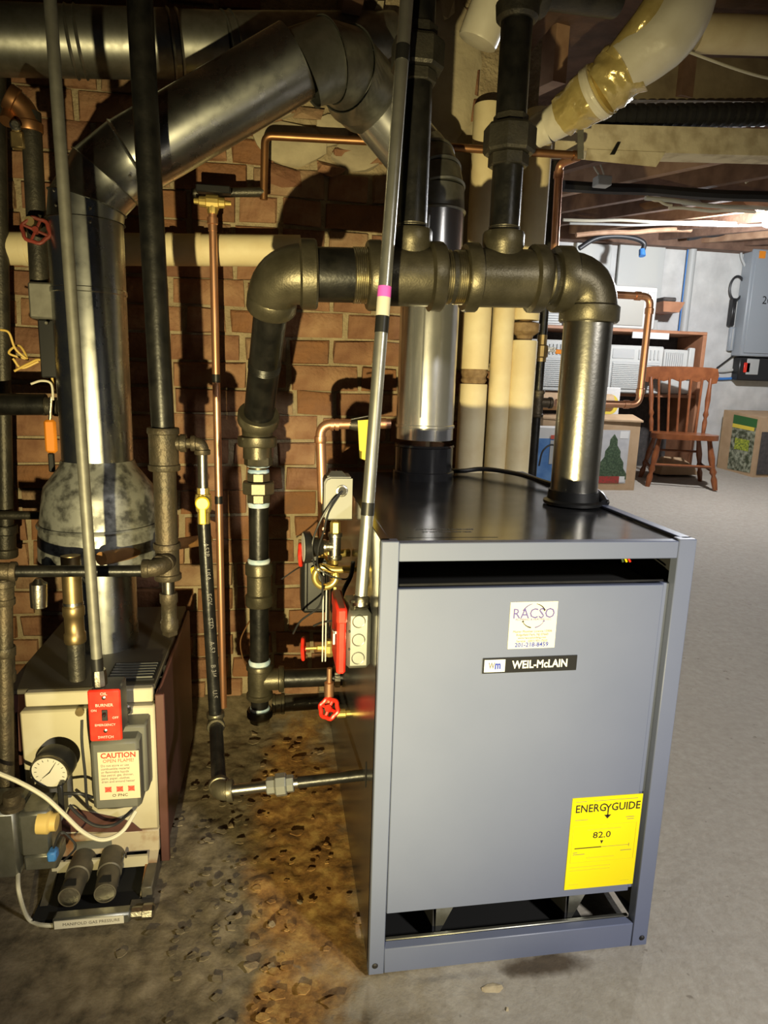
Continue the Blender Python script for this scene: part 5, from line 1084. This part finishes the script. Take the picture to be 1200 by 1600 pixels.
a, b = at(1138, 548, FW-.05), at(1150, 511, FW-.05); ub = thing('utility_box', 'grey utility box below the small black box', 'electrical box', (a.x+.06, FW-.03, a.z)); MB().box((a.x, FW-.05, a.z), (b.x, FW-.01, b.z), .006).build('case', 'panel_grey', ub); MB().box((a.x+.02, FW-.056, a.z+.02), (b.x-.02, FW-.049, b.z-.02), .003).build('cover', 'ac_grey', ub)
rg = at(1152, 450, FW-.05); solo(MB().tube([V(rg.x+.075*math.cos(t), FW-.04, rg.z+.115*math.sin(t)) for t in np.linspace(0, 6.28, 29)[:-1]], .012, 8, closed=True), 'cable_coil', 'cable_dark', 'black coiled cable hanging beside the electrical panel', 'cable')
cable('panel_cable', [at(1120, 575, FW-.03), at(1140, 560, FW-.03), at(1155, 548, FW-.04)], .008, 'cable_dark', 'black cable slanting up to the panel above the chair')
cable('blue_wall_cable', [at(1095, 588, FW-.02), at(1125, 592, FW-.02), at(1160, 590, FW-.02)], .014, 'blue', 'blue pipe running level along the far wall behind the chair'); cable('white_wall_pipe', [at(1095, 575, FW-.02), at(1125, 580, FW-.02), at(1152, 577, FW-.02)], .016, 'ac_white', 'white pipe running level above the blue one')
cable('panel_cable', [at(1165, 418, FW-.05), at(1158, 398, FW-.05), at(1165, 380, FW-.05), at(1175, 372, FW-.05)], .012, 'ac_grey', 'grey cable looping over the electrical panel top')
ho = thing('hose', 'black hose with a blue cap arching before the white far wall', 'hose', at(905, 388, 4.9))
MB().tube(spline([at(905, 388, 4.9), at(930, 373, 4.9), at(960, 369, 4.9), at(990, 372, 4.9), at(1006, 380, 4.9), at(1004, 392, 4.9)]), .022, 10).build('tube', 'cable_dark', ho)
MB().lathe(at(1003, 390, 4.9), (0, -.3, -1), [(0, .026), (.06, .03)], 12).build('end_cap', 'blue', ho)
# overhead cables and boards in the far room
def over(px0, py0, px1, py1, Y, r, m, label, name='overhead_cable', sag=0, cat='cable'):
    pts = []
    for i in range(7): t = i/6; pts.append(at(px0+(px1-px0)*t, py0+(py1-py0)*t+sag*math.sin(math.pi*t)+1.2*math.sin(i*2.1+px0), Y))
    return cable(name, pts, r, m, label, 3, None, cat)
over(880, 290, 1260, 312, 2.75, .030, 'cable_dark', 'dark pipe crossing under the joists of the far room', 'overhead_pipe', 0, 'pipe')
over(880, 343, 1150, 349, 3.9, .011, 'white_wire', 'white cable strung along the far joists above the shelf'); over(890, 350, 1200, 352, 4.0, .009, 'ac_grey', 'thin grey cable strung just under the white one')
over(1008, 309, 1260, 328, 3.0, .013, 'ac_white', 'thick white cable running toward the glowing bulb', sag=4); over(1045, 324, 1180, 330, 3.2, .010, 'white_wire', 'white cable behind the thick one near the bulb', sag=2)
over(1165, 285, 1195, 255, 2.8, .007, 'white_wire', 'short grey wire dangling from the ceiling at right', sag=6); over(1105, 362, 1160, 358, 5.0, .026, 'blue', 'blue pipe section under the joists beside the panel', 'overhead_pipe', 0, 'pipe'); over(1075, 372, 1150, 362, 5.1, .02, 'cable_dark', 'black cable bundle at the top of the grey conduit')
over(1010, 308, 1050, 322, 3.0, .008, 'white_wire', 'loose white cable end below the crossing dark pipe'); over(900, 366, 1080, 358, 4.6, .02, 'wood_pale', 'thin wood strip nailed under the far joists', 'wood_strip', 0, 'strip')
a = at(934, 288, 2.6); jw = thing('ceiling_box', 'white plastic ceiling box with curled wires under the joists', 'electrical box', a); MB().box(a, a+V(.08, .07, .05), .004).build('case', 'ac_white', jw)
MB().tube(spline([a+V(.0, 0, .05), a+V(-.03, 0, .09), a+V(-.02, 0, .13), a+V(.01, 0, .09), a+V(.03, 0, .05)]), .005, 6).build('wire', 'white_wire', jw)
for i, (x0, y0, x1, y1, m) in enumerate(((1060, 316, 1115, 312, 'paper_white'), (1085, 312, 1150, 308, 'wood_pale'), (1130, 320, 1190, 312, 'wood_pale'), (1115, 300, 1180, 287, 'paper_white'), (1000, 322, 1060, 310, 'wood_pale'))):
    pts = [at(x0, y0, 3.3+.08*i), at(x1, y1, 3.3+.08*i), at(x1-6, y1+8, 3.26+.08*i), at(x0+8, y0+6, 3.26+.08*i)]
    solo(MB().prism(pts, (0, .02, .02)), 'wood_scrap', m, ['white scrap board tucked under the far joists', 'long pale lath under the far joists', 'pale lath nearest the glowing bulb', 'white lath high beside the bulb', 'pale lath left of the white scrap'][i], 'board', smooth=False)

# ================================================================== FLOOR DEBRIS
rnd = random.Random(11)
def chip(px, py, s, m, label, flat=.35, name='stone_chip', group=None, cat='stone'):
    p = atZ(px, py, 0); z = .002; pts = []
    for _ in range(16):
        t = rnd.uniform(0, 6.28); k = rnd.uniform(.6, 1); pts.append(V(p.x+s*k*math.cos(t), p.y+s*k*.9*math.sin(t), z+rnd.uniform(-.006, s*flat)))
    return solo(MB().hull(pts), name, m, label, cat, group, smooth=False)
chip(768, 1548, .022, 'flake', 'pale flake of mortar on the floor in front of the boiler', .12, 'mortar_flake', None, 'debris'); chip(792, 1578, .005, 'flake', 'tiny pale chip beside the mortar flake', .3, 'mortar_flake', None, 'debris')
chip_lbl = ['dark stone chip on the floor right of the old burner base', 'largest cracked stone flake low on the floor left of the boiler', 'flat stone flake lying beside the largest cracked flake', 'brown stone chip on the rust stain beside the boiler', 'lone stone chip midway between the two boilers', 'stone lump on the floor under the equalizer end cap', 'stone lump just in front of the elbow of the gas pipe']
for i, (px, py, s) in enumerate(((372, 1432, .011), (392, 1508, .016), (425, 1510, .010), (468, 1408, .008), (425, 1445, .008), (398, 1146, .012), (360, 1290, .010))):
    chip(px, py, s, 'stone_chip', chip_lbl[i], .28, 'stone_chip', 'stone chips on the dirty floor')

def rubble():
    mb = MB(); r = random.Random(5); n = 0
    while n < 170:
        x, y = r.uniform(-.46, .0), r.uniform(-.30, 1.0); a = 1-((x+.22)/.27)**2-((y-.35)/.68)**2
        if r.random() > a*1.3: continue
        s_ = r.uniform(.004, .013)*(2.0 if r.random() < .15 else 1); t0 = r.uniform(0, 6.28); th = r.uniform(.0008, .0026); k = r.randint(5, 8); tilt = r.uniform(-.12, .12)
        z = -.002+r.uniform(-.001, .003)
        ring = [(math.cos(t0+6.283*i/k)*s_*r.uniform(.55, 1.2), math.sin(t0+6.283*i/k)*s_*r.uniform(.4, .9)) for i in range(k)]
        mb.prism([V(x+p, y+q, z+p*tilt) for p, q in ring], (r.uniform(-.001, .001), r.uniform(-.001, .001), th)); n += 1
    o = mb.build('floor_rubble', 'floor_concrete', None, smooth=False); tag(o, 'crumbled concrete flakes strewn over the rusty floor between the boilers', 'rubble', kind='stuff')
rubble()
